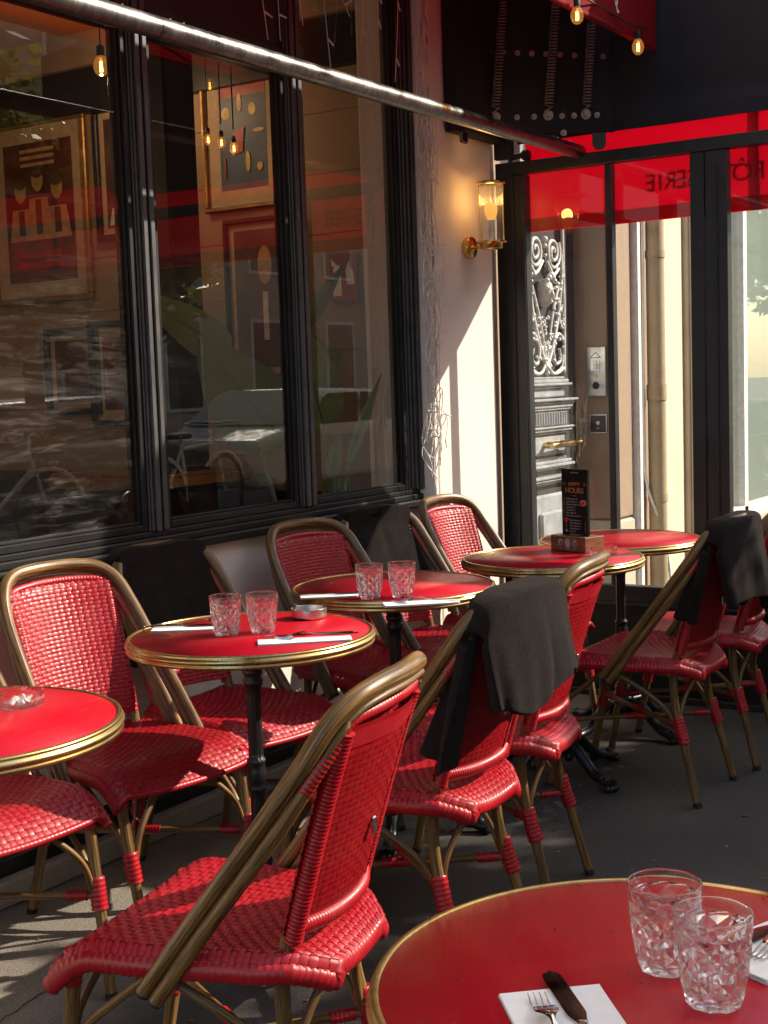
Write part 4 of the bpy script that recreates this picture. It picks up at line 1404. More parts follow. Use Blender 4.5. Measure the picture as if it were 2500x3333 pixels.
# ================================================================ TABLEWARE
def make_tumbler():
    """cut glass: flat triangular facets over a diamond net, smooth inside"""
    n, rows, H, R0, R1 = 10, 7, .094, .0272, .0388
    b = MB()
    def rad(h):
        return R0 + (R1 - R0) * (1 - (1 - h) ** 2.2)
    hs = [.02 + .80 * (i / rows) for i in range(rows + 1)]
    ring = []
    vs, fs = [], []
    for i, h in enumerate(hs):
        r0 = len(vs)
        for k in range(n):
            a = 2 * pi * (k + .5 * (i % 2)) / n
            vs.append((rad(h) * cos(a), rad(h) * sin(a), H * h))
        ring.append(r0)
    for i in range(rows - 1):                                           # each diamond: four facets up to a sunk centre
        for k in range(n):
            o_ = (i % 2)
            lo = ring[i] + k
            hi = ring[i + 2] + k if i + 2 <= rows else None
            l = ring[i + 1] + ((k - 1) % n if o_ == 0 else k)
            r = ring[i + 1] + (k if o_ == 0 else (k + 1) % n)
            if hi is None:
                continue
            h = (hs[i] + hs[i + 2]) / 2
            a = 2 * pi * (k + .5 * (i % 2)) / n
            q_ = (rad(h) * .965 - .0030)
            cidx = len(vs)
            vs.append((q_ * cos(a), q_ * sin(a), H * (h - .012)))
            fs += [(lo, r, cidx), (r, hi, cidx), (hi, l, cidx), (l, lo, cidx)]
    for k in range(n):                                                  # close the net at its foot and shoulder
        fs.append((ring[0] + k, ring[0] + (k + 1) % n, ring[1] + k))
    top0 = len(vs)
    m_ = 60
    for k in range(m_):
        a = 2 * pi * k / m_
        vs.append((rad(.86) * cos(a), rad(.86) * sin(a), H * .86))
    q4 = m_ // n
    off = rows % 2
    for k in range(n):
        base = top0 + k * q4
        a_, b_ = ring[rows] + k, ring[rows] + (k + 1) % n
        mid = ring[rows - 1] + (k if off == 0 else (k + 1) % n)
        fs.append((a_, mid, b_)[::-1] if False else (mid, b_, a_))
        for t_ in range(q4):
            i0_, i1_ = top0 + (k * q4 + t_) % m_, top0 + (k * q4 + t_ + 1) % m_
            fs.append((a_ if t_ < q4 / 2 else b_, i1_, i0_))
        fs.append((a_, b_, top0 + (k * q4 + q4 // 2) % m_))
    b.add(vs, fs, False)
    b.lathe([(rad(.86), H * .86), (rad(.93), H * .93), (R1, H), (R1 + .0002, H + .0006), (R1 - .0008, H + .0013), (R1 - .0016, H + .0008), (R1 - .0020, H)], m_)
    inner = [(rad(h) * (.955 if h < .8 else 1) - (.0050 if h < .8 else .0030 - (h - .8) / .2 * .0010), H * h) for h in [1 - i / 20 for i in range(19)]]
    bi = inner[-1]
    inner += [(bi[0] * .7, bi[1] - .0012), (bi[0] * .35, bi[1] - .0018), (.0001, bi[1] - .0018)]
    b.lathe(inner, m_)
    b.lathe([(.0001, .0030), (R0 * .55, .0024), (R0 * .84, .0002)], n)
    b.lathe([(R0 * .84, .0002), (rad(.02), H * .02)], n, smooth=False)
    return b
gm = make_tumbler().mesh('tumbler', M['glass'])
def tumbler(x, y, z, a, label):
    o = link('tumbler', gm, None, (x, y, z), (0, 0, R_(a)))
    tag(o, label, 'glass', 'diamond cut glass tumblers on the tables')
    return o
tumbler(2.466, 2.061, ZT, 3, 'clear diamond cut tumbler, left one on the centre table')
tumbler(2.526, 1.998, ZT, 17, 'clear diamond cut tumbler, right one on the centre table by the folded napkin')
tumbler(3.046, 2.013 + .02, ZT, 9, 'clear tumbler beyond the steel ashtray, left of the pair on the half hidden table')
tumbler(3.105, 1.965, ZT, 21, 'clear tumbler in front of the wall chair blanket, right of its pair')
tumbler(1.305, .512, Z6, 0, 'large clear tumbler standing behind another on the foreground table')
tumbler(1.253, .442, Z6, 12, 'large clear diamond cut tumbler nearest the camera on the foreground table')

def ashtray_mesh(R, Hh, mat, th, notch):
    b = MB()
    n = 72
    def rm(z_top):
        def f(a, z):
            return 1
        return f
    e_ = .0004
    prof = [(0, .0), (R * .9, 0), (R * .96, .002), (R, .006), (R, .006 + e_), (R, Hh - e_), (R, Hh), (R - e_, Hh + .0003), (R - th + e_, Hh + .0003), (R - th, Hh), (R - th, Hh - e_), (R - th, .007 + e_), (R - th, .007), (R - th - .002, .004), (R - th - .003, .0036), (0, .0035)]
    vs, w = [], n + 1
    for i, (r, z) in enumerate(prof):
        for j in range(n + 1):
            a = 2 * pi * j / n
            zz = z
            if z > Hh * .8 and notch:
                for k in range(notch):
                    d = abs((a - 2 * pi * k / notch - .35 + pi) % (2 * pi) - pi)
                    if d < .11:
                        zz = z - Hh * .34
            vs.append((r * cos(a), r * sin(a), zz))
    fs = [(i * w + j, i * w + j + 1, (i + 1) * w + j + 1, (i + 1) * w + j) for i in range(len(prof) - 1) for j in range(n)]
    b.add(vs, fs, True)
    return b.mesh('ashtray', mat)
q = NT('clear_glass')
gl = q.n('BsdfGlass', Color=(.97, 1, .98), Roughness=.0, IOR=1.45).outputs[0]
M['glass2'] = q.out(q.n('MixShader', Fac=.45, _1=gl, _2=q.n('BsdfTransparent', Color=(.97, .97, .97)).outputs[0]).outputs[0])
am = ashtray_mesh(.0455, .028, M['glass2'], .006, 4)
o = tag(link('ashtray', am, None, (1.735, 1.965, ZT)), 'round notched glass ashtray on the left edge table', 'ashtray', 'ashtrays on the tables')
bt = MB()
r8 = random.Random(3)
for k in range(9):
    a, d = r8.random() * 6.28, .024 * sqrt(r8.random())
    bt.tube([(d * cos(a), d * sin(a), .008), (d * cos(a) + .011 * cos(a * 3), d * sin(a) + .011 * sin(a * 3), .011 + .004 * r8.random())], .0034, 7)
cg = bt.build('cigarette_butts', M['paper'])
cg.location = (1.735, 1.965, ZT)
tag(cg, 'white cigarette ends lying in the left table ashtray', 'cigarette ends')
cg['kind'] = 'stuff'
tag(link('ashtray', am, None, (4.085, 1.80, ZT), (0, 0, .5)), 'clear glass ashtray beside the menu stand', 'ashtray', 'ashtrays on the tables')
tag(link('ashtray', ashtray_mesh(.045, .026, M['brushed'], .0012, 3), None, (2.733, 2.012, ZT), (0, 0, 1.25)), 'round brushed steel ashtray on the far edge of the centre table', 'ashtray', 'ashtrays on the tables')

def napkin(x, y, a, L, W, label, zt=ZT):
    t = thing('paper_napkin', label, 'napkin', (x, y, zt), R_(a), 'folded white paper napkins under the cutlery')
    m = MB()
    for i in range(4):
        e = .0006 * i
        m.grid(lambda u, v: (-L / 2 + L * u + e, -W / 2 + W * v + e * .7, .0006 + .0011 * i + .0016 * i * u * (1 - u) * .4 + .0012 * (u ** 8 + (1 - u) ** 8) * i * .3), 12, 6)
        m.box(-L / 2 + e, L / 2 + e, -W / 2 + e * .7, -W / 2 + e * .7 + .0008, .0003 + .0011 * i, .0006 + .0011 * i)
    m.build('paper_layers', M['paper'], t)
    return t
def fork(x, y, a, label, z=.0062):
    o = thing('fork', label, 'fork', (x, y, ZT + z), R_(a), 'steel forks laid on napkins')
    def zc(s_):
        return .0035 + .010 * math.exp(-((s_ - .66) / .13) ** 2) - .004 * ss(.8, .9, s_) + .004 * ss(.92, 1, s_)
    def wd(s_):
        return .0052 - .0026 * ss(.05, .4, s_) + .0092 * ss(.62, .76, s_)
    m = MB()
    L = .195
    def fn(u, v):
        return ((u - .5) * 2 * wd(v * .80), L * v * .80, zc(v * .80) + .001 * (1 - (2 * u - 1) ** 2))
    m.grid(fn, 6, 40)
    m.grid(lambda u, v: (fn(u, v)[0], fn(u, v)[1], fn(u, v)[2] - .0016), 6, 40, True, True)
    m.build('handle', M['cutlery'], o)
    tn = MB()
    for k in range(4):
        xk = (-1.5 + k) * .0063
        P = [(xk * (1 - .08 * i / 8), L * (.80 + .20 * i / 8), zc(.80 + .20 * i / 8)) for i in range(9)]
        tn.tube(P, lambda t_: .0021 - .0009 * t_, 7, True, 1, .6)
    tn.box(-.0118, .0118, L * .79, L * .815, zc(.8) - .0014, zc(.8) + .0010, .001)
    tn.build('tines', M['cutlery'], o)
    return o
def knife(x, y, a, label, z=.0062):
    o = thing('knife', label, 'knife', (x, y, ZT + z), R_(a), 'steel knives laid on napkins')
    def wd(s_):
        return .0060 - .0015 * ss(0, .35, s_) + .0052 * ss(.44, .56, s_) - .010 * max(0, (s_ - .93) / .07) ** 2.4
    m = MB()
    L = .215
    m.grid(lambda u, v: ((u - .5) * 2 * max(.0002, wd(v)), L * v, .0022 + (.0022 * (1 - (2 * u - 1) ** 2) if v < .45 else .0002 * (1 - abs(2 * u - 1)))), 6, 50)
    m.grid(lambda u, v: ((u - .5) * 2 * max(.0002, wd(v)), L * v, .0008), 6, 50, True, True)
    m.build('blade', M['cutlery'], o)
    return o
# centre table: two places
napkin(2.475, 2.205, -57, .155, .055, 'white napkin far side of the centre table, behind the tumblers')
knife(2.435, 2.30, 213, 'knife on the far napkin of the centre table')
fork(2.46, 2.29, 213, 'fork on the far napkin of the centre table')
napkin(2.470, 1.835, -50, .215, .058, 'white napkin in front of the tumblers on the centre table')
knife(2.582, 1.775, 40, 'knife on the near napkin of the centre table')
fork(2.575, 1.755, 43, 'fork on the near napkin of the centre table')
napkin(3.03, 2.16, -53, .16, .055, 'white napkin beside the tumblers on the half hidden table')
knife(2.985, 2.235, 217, 'knife on the far napkin of the half hidden table')
napkin(3.02, 1.855, -50, .20, .06, 'white napkin on the half hidden table next to the draped chair')
fork(3.10, 1.765, 40, 'fork on the napkin next to the draped chair')
F_ = 1.068
napkin(1.066 * F_, .512 * F_, -139, .15, .105, 'white napkin at the bottom edge of the foreground table', Z6)
fork(1.019, .474, -51, 'fork on the bottom edge napkin of the foreground table', Z6 - ZT + .0062)
knife(1.068, .466, -47.5, 'broad dark reflecting knife at the bottom edge of the foreground table', Z6 - ZT + .0062)
napkin(1.345 * F_, .385 * F_, -23, .22, .10, 'white napkin at the right edge of the foreground table', Z6)
fork(1.44 * F_, .355 * F_, 72, 'fork on the right edge napkin of the foreground table', Z6 - ZT + .0062)
knife(1.445 * F_, .385 * F_, 72, 'knife on the right edge napkin of the foreground table', Z6 - ZT + .0062)

# ---------------------------------------------------------------- menu stand
ax_ = Vector((4.149 - 4.090, 2.021 - 1.866, 0)).normalized()          # left end minus right end, along the block
ang = math.atan2(-ax_.y, -ax_.x)                                      # local +x = to the viewer's right
ms = thing('menu_stand', 'walnut block holding a black HAPPY HOURS menu card', 'menu stand', (4.1195, 1.9435, ZT), ang)
Wd, Dp, Hh = .166, .09, .052
MB().box(-Wd / 2, Wd / 2, 0, Dp, 0, Hh, .002).build('block', M['wood'], ms)
cd = MB().box(-.062, .062, .036, .042, .0525, .276, .001).build('card', M['board'], ms)
MB().box(-.060, .060, .0445, .048, .0525, .275, .001).build('rear_card', M['board'], ms)
def prt(body, size, x, z, mat, name='lettering', **kw):
    link(name, text_mesh(body, size, mat, .0002, **kw), cd, (x, .0352, z), (pi / 2, 0, 0))
prt('HAPPY', .0185, 0, .225, M['orange_ink'])
prt('HOURS', .0265, .001, .203, M['orange_ink'])
prt('· 17h - 20h ·', .005, 0, .186, M['cream_ink'])
for i, s_ in enumerate(('Mojito classic  8', 'Aperitif spritz  8', 'Planteur maison  8', 'Cuba libre  8', 'Caipirinha  8', 'Pina colada  8', 'Gin tonic et citron  9')):
    prt(s_, .0082, -.040, .175 - .0095 * i, M['cream_ink'], align='LEFT')
for i, s_ in enumerate(('Pinte blonde  6', 'Demi blonde  4', 'Verre de vin  4', 'Kir vin blanc  4', 'Pastis  3', 'Soda ou sirop  3')):
    prt(s_, .0082, -.024, .103 - .0095 * i, M['cream_ink'], align='LEFT')
prt('COCKTAILS', .007, 0, .274 - .010, M['cream_ink'])
m = MB()
def pol(mb, pts, y=.0351):
    mb.add([(p[0], y, p[1]) for p in pts], [tuple(range(len(pts)))], False)
pol(m, [(-.053, .110), (-.027, .110), (-.031, .099), (-.040, .092), (-.049, .099)])
pol(m, el(.030, .158, .007, .006))
m.build('drink_print', M['red_ink'], cd)
m = MB()
pol(m, [(-.0407, .092), (-.0393, .092), (-.0393, .068), (-.0407, .068)]); pol(m, el(-.040, .066, .008, .0028))
m.build('stem_print', M['cream_ink'], cd)
m = MB()
for k in range(7):
    a = k * .9
    pol(m, el(.042 + .010 * cos(a), .163 + .008 * sin(a), .0075, .0035))
for s_ in (-1, 1):
    pol(m, [(s_ * .042, .228), (s_ * .052, .232), (s_ * .052, .230), (s_ * .042, .226)]); pol(m, [(s_ * .043, .222), (s_ * .055, .226), (s_ * .055, .224), (s_ * .043, .220)])
for x, z0, z1 in ((-.049, .118, .178), (.050, .062, .100)):
    for k in range(8):
        z = z0 + (z1 - z0) * k / 8
        pol(m, [(x - .0012 + .002 * (k % 2), z), (x + .0004 + .002 * (k % 2), z), (x + .001 - .002 * (k % 2), z + (z1 - z0) / 8), (x - .0008 - .002 * (k % 2), z + (z1 - z0) / 8)])
m.build('ornament_print', M['orange_ink'], cd, kind='stuff')
m = MB()
def polb(pts): m.add([(p[0], -.0006, p[1]) for p in pts], [tuple(range(len(pts)))], False)
polb(el(.0, .029, .0135, .0165))
for s_ in (-1, 1):
    x = s_ * .034
    o_ = el(x, .030, .010, .0125, 24); i_ = el(x + .001, .027, .0045, .008, 24)
    m.add([(p[0], -.0006, p[1]) for p in o_ + i_], [(k, (k + 1) % 24, 24 + (k + 1) % 24, 24 + k) for k in range(24)], False)
    polb(rc(x - .010, .0125, x + .010, .0135)); polb(rc(x - .005, .009, x + .005, .0105))
polb(rc(-.011, .0085, .011, .0095)); polb(rc(-.008, .006, .008, .007))
M['emblem'] = plain('pale_emblem_print', (.42, .33, .33), .6)
m.build('emblem_print', M['emblem'], ms)

# ================================================================ BLANKETS draped over chair backs (same local frame as the chair)
def blanket(key, label, A0, A1, front, rear, seed=1, lift=0.0, fold=.012, rear_shape=None, front_shape=None, spread=.75):
    """A0..A1: arc position across the loop; front / rear: how far each side hangs"""
    x, y, a, _ = CHAIRS[key]
    NA, NB = 46, 72
    rr = random.Random(seed)
    ph = [rr.uniform(0, 6.28) for _ in range(8)]
    ln = 1
    def across(s_):
        # arc over the top of the loop: flat, then rolling down the shoulders
        f, R = .105, .075
        sg = 1 if s_ > 0 else -1
        q_ = abs(s_)
        if q_ < f:
            return s_, -.012 * (q_ / f) ** 2
        q_ -= f
        th = min(q_ / R, 1.18)
        rest = max(0, q_ - R * 1.18)
        return sg * (f + R * sin(th) + rest * cos(1.18)), -.012 - R * (1 - cos(th)) - rest * sin(1.18)
    def pt(i, j):
        s_ = A0 + (A1 - A0) * i / NA
        e = i / NA
        xa, za = across(s_)
        fr_ = max(.03, front * (front_shape(e) if front_shape else 1) + .80 * za)
        re_ = max(.03, rear * (rear_shape(e) if rear_shape else 1) + .80 * za)
        tt = -fr_ + (fr_ + re_) * j / NB                                  # - front side, + rear side
        Rr = .028
        d = abs(tt)
        th = min(d / Rr, pi / 2)
        dropd = Rr * (1 - cos(th)) + max(0, d - Rr * pi / 2)
        yo = Rr * sin(th) * (-1 if tt > 0 else 1)
        z = .884 + lift + za - dropd
        yb = -.152 + .035 * (abs(xa) / .2) ** 2 * (1 if abs(xa) < .2 else 1)
        amp = fold * ss(.0, .25, dropd) * (1 + .4 * sin(ph[7] + 3 * e))
        wob = amp * (1.5 * sin(s_ * 19 + ph[0] + 2.5 * dropd) + .7 * sin(s_ * 41 + ph[1] - 4 * dropd) + .25 * sin(s_ * 90 + ph[2]))
        yy = yb + yo
        if tt < 0:                                                       # front lies on the sloping woven back
            zz = z
            k = max(0.0, (.82 - zz) / .355)
            yy = max(yy, -.125 * (1 - min(1, k)) + .030) if abs(xa) < .16 else yy + .04 * k
            yy += abs(wob) * .8 + .006
        else:
            yy += -abs(wob) * 1.3 - .018 * ss(0, .2, dropd)
        xa2 = xa * (1 + (spread if tt < 0 else .1 * spread) * dropd) + .006 * sin(dropd * 12 + ph[4]) * ss(0, .2, dropd)
        zb = .005 * sin(s_ * 14 + ph[3] + tt * 7) - .018 * ss(.02, .0, dropd) * math.exp(-((s_ - .02) / .09) ** 2)
        return (xa2, yy, z + zb)
    m = MB()
    vs = [pt(i, j) for j in range(NB + 1) for i in range(NA + 1)]
    w = NA + 1
    m.add(vs, [(j * w + i, j * w + i + 1, (j + 1) * w + i + 1, (j + 1) * w + i) for j in range(NB) for i in range(NA)], True)
    o = m.build('fleece_blanket', M['fleece'])
    o.location = (x, y, 0)
    o.rotation_euler = (0, 0, R_(a))
    md = o.modifiers.new('thickness', 'SOLIDIFY')
    md.thickness = .030
    md.offset = 1
    sd = o.modifiers.new('round', 'SUBSURF')
    sd.levels = sd.render_levels = 1
    tag(o, label, 'blanket', 'dark fleece blankets over chair backs')
    return o
blanket('G', 'dark fleece blanket sunlit on top, draped over the chair behind the nearest chair', -.225, .30, .37, .27, 2, .016, .007,
        rear_shape=lambda e: .86 + .22 * math.exp(-((e - .28) / .2) ** 2), front_shape=lambda e: 1.05 - .3 * e)
blanket('K', 'dark fleece blanket with a pale sheen hanging over the chair at right', -.225, .32, .33, .30, 5, .014, .009,
        rear_shape=lambda e: .9 + .15 * e)
blanket('B', 'dark fleece blanket on the wall side chair behind the centre tumblers', -.29, .235, .34, .30, 9, .014, .004)
blanket('D', 'creased brownish fleece blanket, dappled by sun, below the right window', -.31, .225, .28, .30, 12, .014, .006)
blanket('M', 'dark fleece blanket hanging at the right edge behind another draped chair', -.10, .31, .28, .28, 21, .012, .008)

# ================================================================ inside: one table set by the left window
o = copy_tree(table0)
o.location = (2.62, 3.35, .02); o.rotation_euler = (0, 0, .3)
o['label'] = 'red bistro table indoors, seen dimly through the smeared window'
tumbler(2.52, 3.24, ZT + .02, 5, 'tumbler on the indoor table, left one behind the smeared glass')
tumbler(2.60, 3.20, ZT + .02, 30, 'tumbler on the indoor table, right one behind the smeared glass')
g = MB().lathe([(0, .002), (.033, .002), (.034, .004), (.006, .008), (.0035, .02), (.0035, .075), (.02, .09), (.036, .115), (.038, .14), (.030, .168), (.029, .168), (.0365, .14), (.0345, .116), (.018, .092), (0, .085)], 40)
o = g.build('stem_glass', M['glass2'])
o.location = (2.64, 3.30, ZT + .02)
tag(o, 'round stem glass on the indoor table behind the smeared window', 'glass')
t = thing('round_side_table', 'dark round table top indoors at the lower left of the window', 'table', (2.02, 3.12, .02))
MB().lathe([(0, .80), (.29, .80), (.30, .79), (.29, .775), (0, .775)], 64).build('top', M['black_paint'], t)
MB().lathe([(.022, .775), (.022, .03), (.18, .02), (.19, 0), (0, 0)], 32).build('stand', M['iron'], t)
t = thing('banquette', 'long black banquette against the café back wall', 'bench', (4.50, 5.2, .02))
MB().box(-.25, .20, -1.6, 1.8, .0, .40, .01).build('base', M['black_paint'], t)
MB().box(-.28, .12, -1.6, 1.8, .402, .50, .03).build('seat', M['rubber'], t)
MB().box(.10, .21, -1.6, 1.8, .50, .92, .03).build('backrest', M['rubber'], t)

# ================================================================ street trees
def tree(x, y, label, zc, rx, rz, trunk, nleaf, seed, leaf=.055):
    t = thing('street_tree', label, 'tree', (x, y, -.0))
    rr = random.Random(seed)
    MB().tube(spline([(0, 0, 0), (.03, .02, trunk * .4), (-.02, .03, trunk * .8), (.02, 0, zc)], 6), lambda q_: .11 * (1 - .6 * q_), 12).build('trunk', M['bark'], t)
    lm = MB()
    tips = []
    for k in range(16):
        a, e = rr.uniform(0, 6.28), rr.uniform(-.35, 1.0)
        d = Vector((cos(a) * cos(e) * rx, sin(a) * cos(e) * rx, sin(e) * rz)) * rr.uniform(.6, .92)
        s0 = Vector((0, 0, trunk * rr.uniform(.75, 1.0)))
        e1 = Vector((0, 0, zc)) + d
        mid = (s0 + e1) / 2 + Vector((rr.uniform(-.2, .2), rr.uniform(-.2, .2), .15))
        P = spline([s0, mid, e1], 6)
        lm.tube(P, lambda q_: .04 * (1 - q_) + .006, 6)
        tips += P[5:]
    lm.build('limb', M['bark'], t)
    cr = MB()
    cl = [rr.choice(tips) + Vector((rr.gauss(0, .28), rr.gauss(0, .28), rr.gauss(0, .22))) for _ in range(int(nleaf / 90))]
    for k in range(nleaf):
        c = rr.choice(cl)
        p = c + Vector((rr.gauss(0, .17), rr.gauss(0, .17), rr.gauss(0, .13)))
        u_ = Vector((rr.gauss(0, 1), rr.gauss(0, 1), rr.gauss(0, .5))).normalized()
        v_ = u_.cross(Vector((rr.gauss(0, 1), rr.gauss(0, 1), rr.gauss(0, 1)))).normalized()
        s_ = leaf * rr.uniform(.6, 1.3)
        cr.add([p - u_ * s_, p + v_ * s_ * .5, p + u_ * s_, p - v_ * s_ * .5], [(0, 1, 2, 3)], False)
    cr.build('crown', M['tree_leaf'], t)
    return t
tree(7.6, -2.75, 'young street tree by the kerb beyond the glass screen', 2.70, 1.5, 1.0, 1.9, 38000, 4, .09)  # out of view; crown set low and dense to shade chairs and floor
tree(6.33, -2.72, 'slim young tree added out of view to shade the nearer draped chair', 3.0, .42, .85, 1.9, 9000, 31, .06)  # added out of view to put dappled shade on the draped chair
tree(12.3, -11.9, 'tall tree added across the street to shade the foreground table', 10.9, 1.55, 2.1, 8.5, 15000, 8, .075)  # added out of view; sparse crown softens sun on the foreground table
tree(23.0, -2.7, 'street tree with yellow green leaves reflected in the far shop window', 3.9, 2.0, 1.6, 2.6, 9000, 15, .10)
tree(31.0, -2.7, 'farthest street tree along the kerb', 4.2, 2.2, 1.8, 2.8, 8000, 17, .12)

# ================================================================ across the street (seen only as reflections)
def house(x0, x1, h, mat, label, nwin, seed):
    t = thing('street_house', label, 'building', ((x0 + x1) / 2, -14.2, -.01))
    w = x1 - x0
    MB().box(-w / 2, w / 2, -6, 0, 0, h).build('wall', mat, t)
    MB().box(-w / 2 - .0, w / 2 + .0, -6.2, .25, h, h + .25).build('roof', M['pipe'], t)
    st = w / nwin
    for fl_ in range(int(h // 3.1)):
        for i in range(nwin):
            cx = -w / 2 + st * (i + .5)
            z = .9 + fl_ * 3.1
            fr_ = MB().box(cx - .62, cx + .62, .0, .05, z - .08, z + 1.98).build('window', M['white'], t)
            MB().box(cx - .54, cx + .54, .05, .06, z, z + 1.9).build('pane', M['dark_steel'], fr_)
    return t
house(-22, -2, 17, M['pale_stone'], 'pale stone house across the street at left', 7, 1)
house(-2, 11.9, 15, M['cream'], 'cream house across the street facing the café', 5, 2)
house(30, 60, 17, M['stone'], 'long cream house at the far end of the street', 9, 4)
house(12, 30, 9.5, M['pale_stone'], 'stone house across the street at right', 6, 3)

def car(x, y, mat, label, flip=1):
    t = thing('parked_car', label, 'car', (x, y, -.14), 0, 'cars parked along the kerb')
    side_ = [(-2.05, .35), (-2.08, .62), (-1.95, .82), (-1.25, .92), (-.75, 1.38), (.75, 1.42), (1.45, .98), (2.0, .88), (2.08, .6), (2.05, .35)]
    def sec(w, sh=0):
        return [(p[0] * flip, w * (1 - .16 * max(0, (p[1] - .85) / .55)), p[1]) for p in side_]
    b = MB()
    n = len(side_)
    L_, R2 = sec(-.85), sec(.85)
    b.add(L_ + R2, [tuple(range(n)), tuple(range(n, 2 * n))[::-1]] + [(i, n + i, n + (i + 1) % n, (i + 1) % n) for i in range(n)], False)
    bo_ = b.build('body', mat, t)
    bv = bo_.modifiers.new('soft', 'BEVEL'); bv.width = .08; bv.segments = 3
    for s_ in (-1, 1):
        wq = MB()
        yy = s_ * .80
        wq.add([(p[0] * flip, yy + s_ * .012, p[1]) for p in ((-1.12, .97), (-.70, 1.33), (.0, 1.355), (.0, .96))], [(0, 1, 2, 3)], False)
        wq.add([(p[0] * flip, yy + s_ * .012, p[1]) for p in ((.06, .96), (.06, 1.355), (.68, 1.35), (1.22, 1.0))], [(0, 1, 2, 3)], False)
        wq.build('side_window', M['pane_car'], t)
        for xw in (-1.25, 1.28):
            wm = MB()
            wm.M = Matrix.Translation((xw * flip, s_ * .78, .32)) @ Matrix.Rotation(pi / 2, 4, 'X')
            wm.lathe([(.0, -.09), (.30, -.09), (.32, -.05), (.32, .05), (.30, .09), (0, .09)], 28)
            wo = wm.build('wheel', M['rubber'], t)
            rm = MB()
            rm.M = Matrix.Translation((xw * flip, s_ * .78, .32)) @ Matrix.Rotation(pi / 2, 4, 'X')
            rm.lathe([(.0, -.1), (.19, -.1), (.2, -.095), (.2, .095), (.19, .1), (0, .1)], 20)
            rm.build('rim', M['steel'], wo)
        hl = MB().box(2.0 if flip > 0 else -2.09, 2.09 if flip > 0 else -2.0, s_ * .6 - .15, s_ * .6 + .15, .62, .76, .02)
        hl.build('headlight', M['white'], t)
    for pts in ([(-1.27, .93), (-.78, 1.36)], [(1.40, 1.0), (.80, 1.40)]):
        (xa, za), (xb, zb_) = pts
        sg = -1 if xa < 0 else 1
        m_ = MB()
        m_.add([(xa * flip + sg * flip * .02, -.70, za + .03), (xa * flip + sg * flip * .02, .70, za + .03), (xb * flip + sg * flip * .02, .62, zb_ + .01), (xb * flip + sg * flip * .02, -.62, zb_ + .01)], [(0, 1, 2, 3)], False)
        m_.build('windscreen', M['pane_car'], t)
    return t
M['pane_car'] = plain('car_glass', (.02, .025, .03), .05)
car(8.6, -4.3, plain('grey_car_paint', (.10, .11, .12), .2, .3), 'dark grey car parked at the kerb opposite the café windows')
car(13.4, -4.3, plain('white_car_paint', (.65, .66, .66), .2), 'white car parked behind the grey one', -1)
car(3.6, -4.4, plain('blue_car_paint', (.03, .05, .09), .2, .2), 'dark blue car parked at the kerb', 1)
def bicycle(x, y, a, label):
    t = thing('bicycle', label, 'bicycle', (x, y, 0), a, 'bicycles standing at the kerb')
    for xw in (-.52, .52):
        w_ = MB()
        w_.tube([(xw + .33 * cos(k * 2 * pi / 36), 0, .345 + .33 * sin(k * 2 * pi / 36)) for k in range(36)], .016, 6, closed=True)
        wo = w_.build('wheel', M['rubber'], t)
        sp = MB()
        for k in range(12):
            an = k * pi / 6
            sp.tube([(xw, .012 * (-1) ** k, .345), (xw + .32 * cos(an), 0, .345 + .32 * sin(an))], .0016, 4)
        sp.build('spokes', M['steel'], wo, kind='stuff')
        fd = MB().tube([(xw + .37 * cos(an), 0, .345 + .37 * sin(an)) for an in [.3 + k * .13 for k in range(18)]], .022, 6, True, 1, .4)
        fd.build('mudguard', M['white'], t)
    fm = MB()
    for P in ([(-.52, 0, .345), (-.12, 0, .30)], [(-.52, 0, .345), (-.2, 0, .78)], [(-.12, 0, .30), (-.22, 0, .86)], [(-.12, 0, .30), (.36, 0, .72)], [(-.2, 0, .78), (.34, 0, .80)], [(.34, 0, .86), (.52, 0, .345)]):
        fm.tube(P, .016, 8)
    fm.build('frame', M['white'], t)
    MB().tube(spline([(.30, -.28, .98), (.36, -.2, 1.0), (.36, 0, .99), (.36, .2, 1.0), (.30, .28, .98)], 6), .012, 8).tube([(.345, 0, .84), (.36, 0, .99)], .014, 8).build('handlebar', M['steel'], t)
    MB().box(-.36, -.10, -.07, .07, .87, .92, .025).build('saddle', M['rubber'], t)
    return t
bicycle(7.1, -2.7, .1, 'white bicycle standing at the kerb reflected in the middle window')
bicycle(9.4, -2.65, -.15, 'white bicycle farther along the kerb')

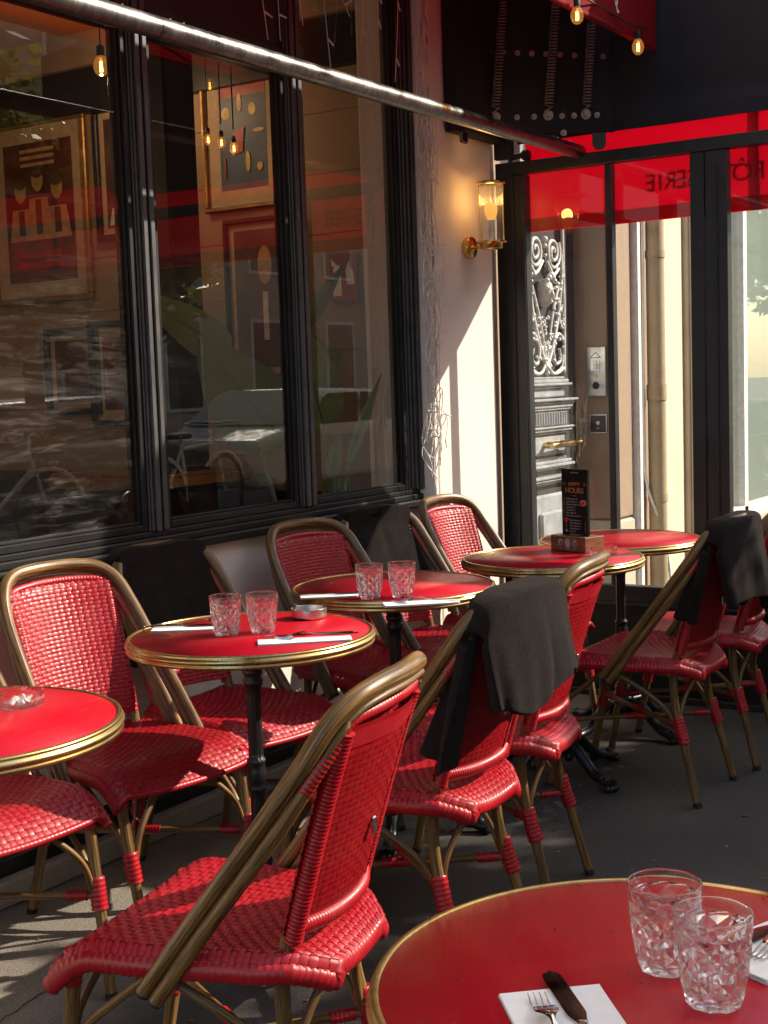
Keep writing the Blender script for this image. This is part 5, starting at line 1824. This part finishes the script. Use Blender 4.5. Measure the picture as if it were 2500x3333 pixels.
# ================================================================ small litter and cracks on the pavement
lit = MB()
r9 = random.Random(21)
for k in range(260):
    x, y = r9.uniform(1.6, 5.0), r9.uniform(.4, 2.6)
    s_ = r9.uniform(.003, .010) * (1.8 if k % 9 == 0 else 1)
    a = r9.uniform(0, 6.28)
    P = [Vector((x + s_ * cos(a + q_) * r9.uniform(.5, 1.4), y + s_ * sin(a + q_) * .8, .0015 + .003 * r9.random())) for q_ in (0, 1.6, 3.1, 4.7)]
    lit.add(P, [(0, 1, 2, 3)], False)
o = lit.build('leaf_litter', M['cane'])
o['kind'] = 'stuff'
tag(o, 'tiny dry leaf scraps scattered over the terrace pavement', 'litter')
cr_ = MB()
for tx, ty, tz, n_ in ((3.985, 1.936, ZT, 22), (2.509, 2.022, ZT, 16), (1.584, 1.966, ZT, 14), (1.352, .541, Z6, 40), (3.27, 2.10, ZT, 10)):
    for k in range(n_):
        a, rr_ = r9.uniform(0, 6.28), .27 * sqrt(r9.random())
        s_ = r9.uniform(.0006, .0017) * (1.6 if k < 3 else 1)
        cr_.lathe([(0, 0), (s_, s_ * .3), (s_ * .7, s_ * .9), (0, s_ * 1.1)], 5, (tx + rr_ * cos(a), ty + rr_ * sin(a), tz + .0001))
M['crumb'] = plain('crumb', (.16, .09, .05), .9)
o = cr_.build('bread_crumbs', M['crumb'])
o['kind'] = 'stuff'
tag(o, 'tiny brown crumbs and specks lying on the red table tops', 'crumbs')
ck = MB()
def crack(pts, w=.003):
    P = resample(spline(pts, 8), .03)
    vs = []
    for i, p in enumerate(P):
        d = (P[min(i + 1, len(P) - 1)] - P[max(i - 1, 0)]).normalized()
        s2 = Vector((-d.y, d.x, 0)) * w * r9.uniform(.3, 1)
        p = p + Vector((r9.gauss(0, .004), r9.gauss(0, .004), 0))
        vs += [(p.x + s2.x, p.y + s2.y, .0025), (p.x - s2.x, p.y - s2.y, .0025)]
    ck.add(vs, [(2 * i, 2 * i + 1, 2 * i + 3, 2 * i + 2) for i in range(len(P) - 1)], False)
crack([(2.6, .55, 0), (3.1, .75, 0), (3.5, .72, 0), (4.2, .95, 0)])
crack([(3.6, .45, 0), (3.9, .9, 0), (4.6, 1.2, 0), (5.0, 1.5, 0)], .0025)
crack([(1.8, 2.2, 0), (2.6, 2.3, 0), (3.4, 2.28, 0), (4.9, 2.4, 0)], .0025)
crack([(2.2, 1.0, 0), (2.7, 1.15, 0), (3.2, 1.1, 0)], .002)
o = ck.build('pavement_crack', M['rubber'])
o['kind'] = 'structure'
bpy.context.view_layer.update()
